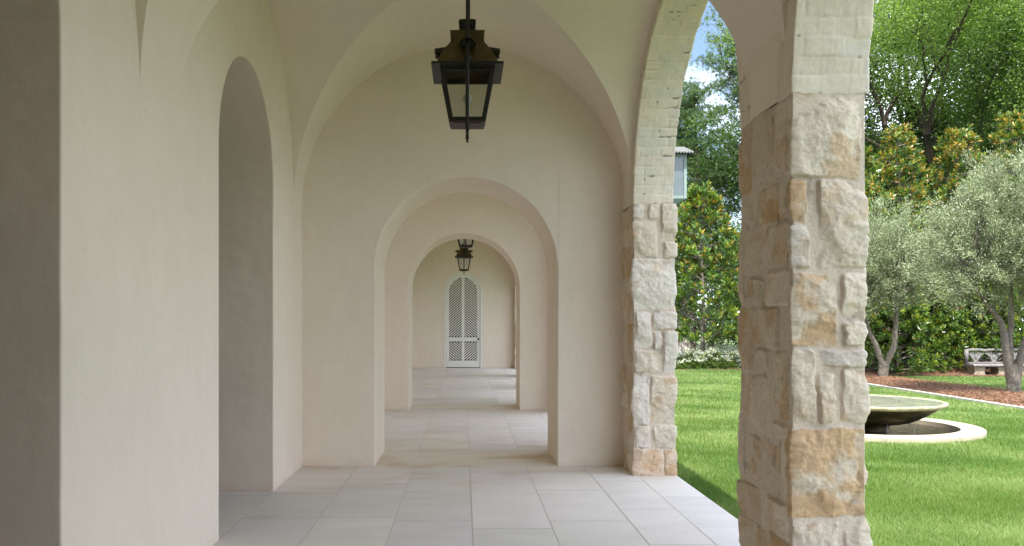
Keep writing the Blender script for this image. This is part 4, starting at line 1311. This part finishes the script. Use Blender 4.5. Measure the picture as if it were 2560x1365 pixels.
magnolia(7.1, 25.0, 5.35, 1.75, "slim magnolia with rust tinged leaves standing alone between the two stone piers", 101, 640, 0.20, 0.16, rust=0.42)
magnolia(10.5, 22.6, 6.0, 1.45, "magnolia at the left end of the hedge, just right of the near pier", 111, 640, 0.17)
magnolia(12.0, 23.2, 6.75, 1.5, "tall magnolia with golden brown top behind the smaller olive tree", 112, 760, 0.17, rust=0.7)
magnolia(13.75, 23.4, 6.7, 1.4, "magnolia with a narrow golden top left of the bench end", 113, 700, 0.17, rust=0.7)
magnolia(15.3, 23.4, 7.15, 1.55, "tallest magnolia of the hedge, behind the bench at the right edge", 114, 760, 0.17, rust=0.7)
magnolia(11.3, 21.9, 2.5, 1.15, "low bushy magnolia behind the smaller olive trunk", 121, 420, 0.15, 0.04, rust=0.12)
magnolia(12.35, 22.4, 2.6, 1.1, "low dark magnolia bush left of the bench", 122, 380, 0.15, 0.08, rust=0.08)
magnolia(14.0, 22.2, 2.7, 1.2, "low magnolia bush arching over the stone bench", 123, 460, 0.15, 0.16, rust=0.10)

olive(9.85, 19.75,
      [([(0, 0, -0.03), (0.02, 0, 0.35), (0.03, 0, 0.42)], 0.115, 0.10), ([(0.0, 0, 0.3), (-0.12, 0.05, 0.75), (-0.30, 0.1, 1.15), (-0.42, 0.15, 1.7)], 0.075, 0.04),
       ([(0.04, 0, 0.3), (0.22, -0.05, 0.7), (0.30, 0.0, 1.2), (0.36, 0.1, 1.8)], 0.08, 0.04)],
      [(-0.1, 0, 2.75, 1.05, 1.1, 1.15), (0.55, -0.1, 2.5, 0.95, 0.9, 1.0), (-0.6, 0, 2.4, 0.8, 0.9, 0.9)],
      "smaller grey green olive tree with a forked trunk beside the near pier", 201, 60000)
olive(10.05, 15.35,
      [([(0, 0, -0.04), (-0.01, 0, 0.12), (-0.01, 0, 0.3), (-0.02, 0, 0.62)], 0.135, 0.075), ([(-0.03, 0, 0.12), (-0.16, 0, 0.85), (-0.17, 0.05, 1.3), (-0.50, 0.1, 1.75), (-0.75, 0.1, 2.2)], 0.078, 0.03),
       ([(0.0, 0.03, 0.15), (-0.06, 0.05, 0.9), (0.02, 0.1, 1.5), (0.0, 0.1, 2.3)], 0.07, 0.035), ([(0.03, 0, 0.12), (0.12, 0, 0.8), (0.32, -0.05, 1.35), (0.42, 0, 2.1)], 0.078, 0.035)],
      [(0.05, 0, 3.15, 1.25, 1.3, 1.2), (-0.75, 0.0, 2.65, 0.95, 1.0, 0.95), (0.75, 0.1, 2.7, 1.0, 1.0, 1.1), (-0.1, -0.3, 2.3, 1.1, 0.9, 0.6)],
      "larger silvery olive tree with three twisting stems in front of the bench", 202, 115000)

broadleaf("oak_tree", 19.3, 34, 17, 5.6, 0.27, "large spreading oak filling the sky behind the magnolia hedge", 301, (0.095, 0.165, 0.03), (0.195, 0.285, 0.065), 280, 1.0, 0.10, 5)
broadleaf("oak_tree", 24.2, 39, 20, 5.0, 0.3, "oak at the far right behind the spreading oak", 302, (0.07, 0.14, 0.026), (0.20, 0.30, 0.07), 420, 1.2, 0.14, 4)
broadleaf("dark_evergreen", 21.5, 42, 12, 3.0, 0.3, "dark evergreen in the shade behind the golden magnolias", 303, (0.03, 0.065, 0.018), (0.09, 0.15, 0.035), 320, 1.0, 0.15, 4)
broadleaf("dark_evergreen", 19.6, 38, 13.5, 1.0, 0.22, "dark evergreen just above the golden magnolia tops beside the near pier", 307, (0.04, 0.08, 0.02), (0.10, 0.165, 0.04), 320, 0.75, 0.13, 4)
broadleaf("dark_evergreen", 10.9, 30.5, 3.6, 0.4, 0.12, "low evergreen behind the white flowers next to the near pier", 308, (0.04, 0.085, 0.02), (0.10, 0.17, 0.04), 120, 0.4, 0.10, 4)
broadleaf("dark_evergreen", 26.0, 44, 12, 2.0, 0.3, "dark evergreen far behind the bench", 306, (0.03, 0.065, 0.018), (0.08, 0.14, 0.035), 320, 1.2, 0.16, 4)
broadleaf("dark_evergreen", 13.4, 36, 5.2, 0.8, 0.16, "low dark evergreen in the gap right of the slim magnolia", 304, (0.03, 0.06, 0.02), (0.07, 0.12, 0.035), 140, 0.45, 0.11, 4)
broadleaf("dark_evergreen", 9.4, 32, 5.6, 0.8, 0.14, "small round evergreen behind the slim magnolia", 305, (0.035, 0.075, 0.02), (0.09, 0.15, 0.04), 120, 0.4, 0.09, 4)
for q, (x, y) in enumerate(((11.6, 26.5), (14.2, 27.0), (17.2, 27.0))):
    broadleaf("hedge_evergreen", x, y, 4.6, 0.5, 0.12, ("dark hedge bush behind the leftmost hedge magnolia", "dark hedge bush behind the middle magnolias", "dark hedge bush behind the bench")[q], 330 + q, (0.02, 0.045, 0.014), (0.05, 0.09, 0.025), 150, 0.5, 0.13, 4, grp="dark hedge bushes")
pine(11.0, 40, 12.2, "pine with a rounded crown seen through the arch", 401, 0.36, 3.9, 40)
pine(14.7, 42, 19.5, "tall pine leaning its branches into the arch from the right", 402, 0.40, 4.8, 54, side=math.pi)
pine(13.2, 50, 11.5, "more distant pine low behind the rounded pine", 403, 0.2, 3.6, 44)

for i, (x, y, r, h, lab) in enumerate(((5.95, 24.35, .42, .5, "white flowering shrub at the foot of the left pier edge"), (6.6, 24.3, .40, .46, "white flowering shrub left of the slim magnolia trunk"),
        (7.25, 24.45, .42, .52, "white flowering shrub right of the slim magnolia trunk"), (7.85, 24.6, .36, .40, "white flowering shrub nearest the near pier"))):
    flower_shrub(x, y, r, h, lab, 500 + i)
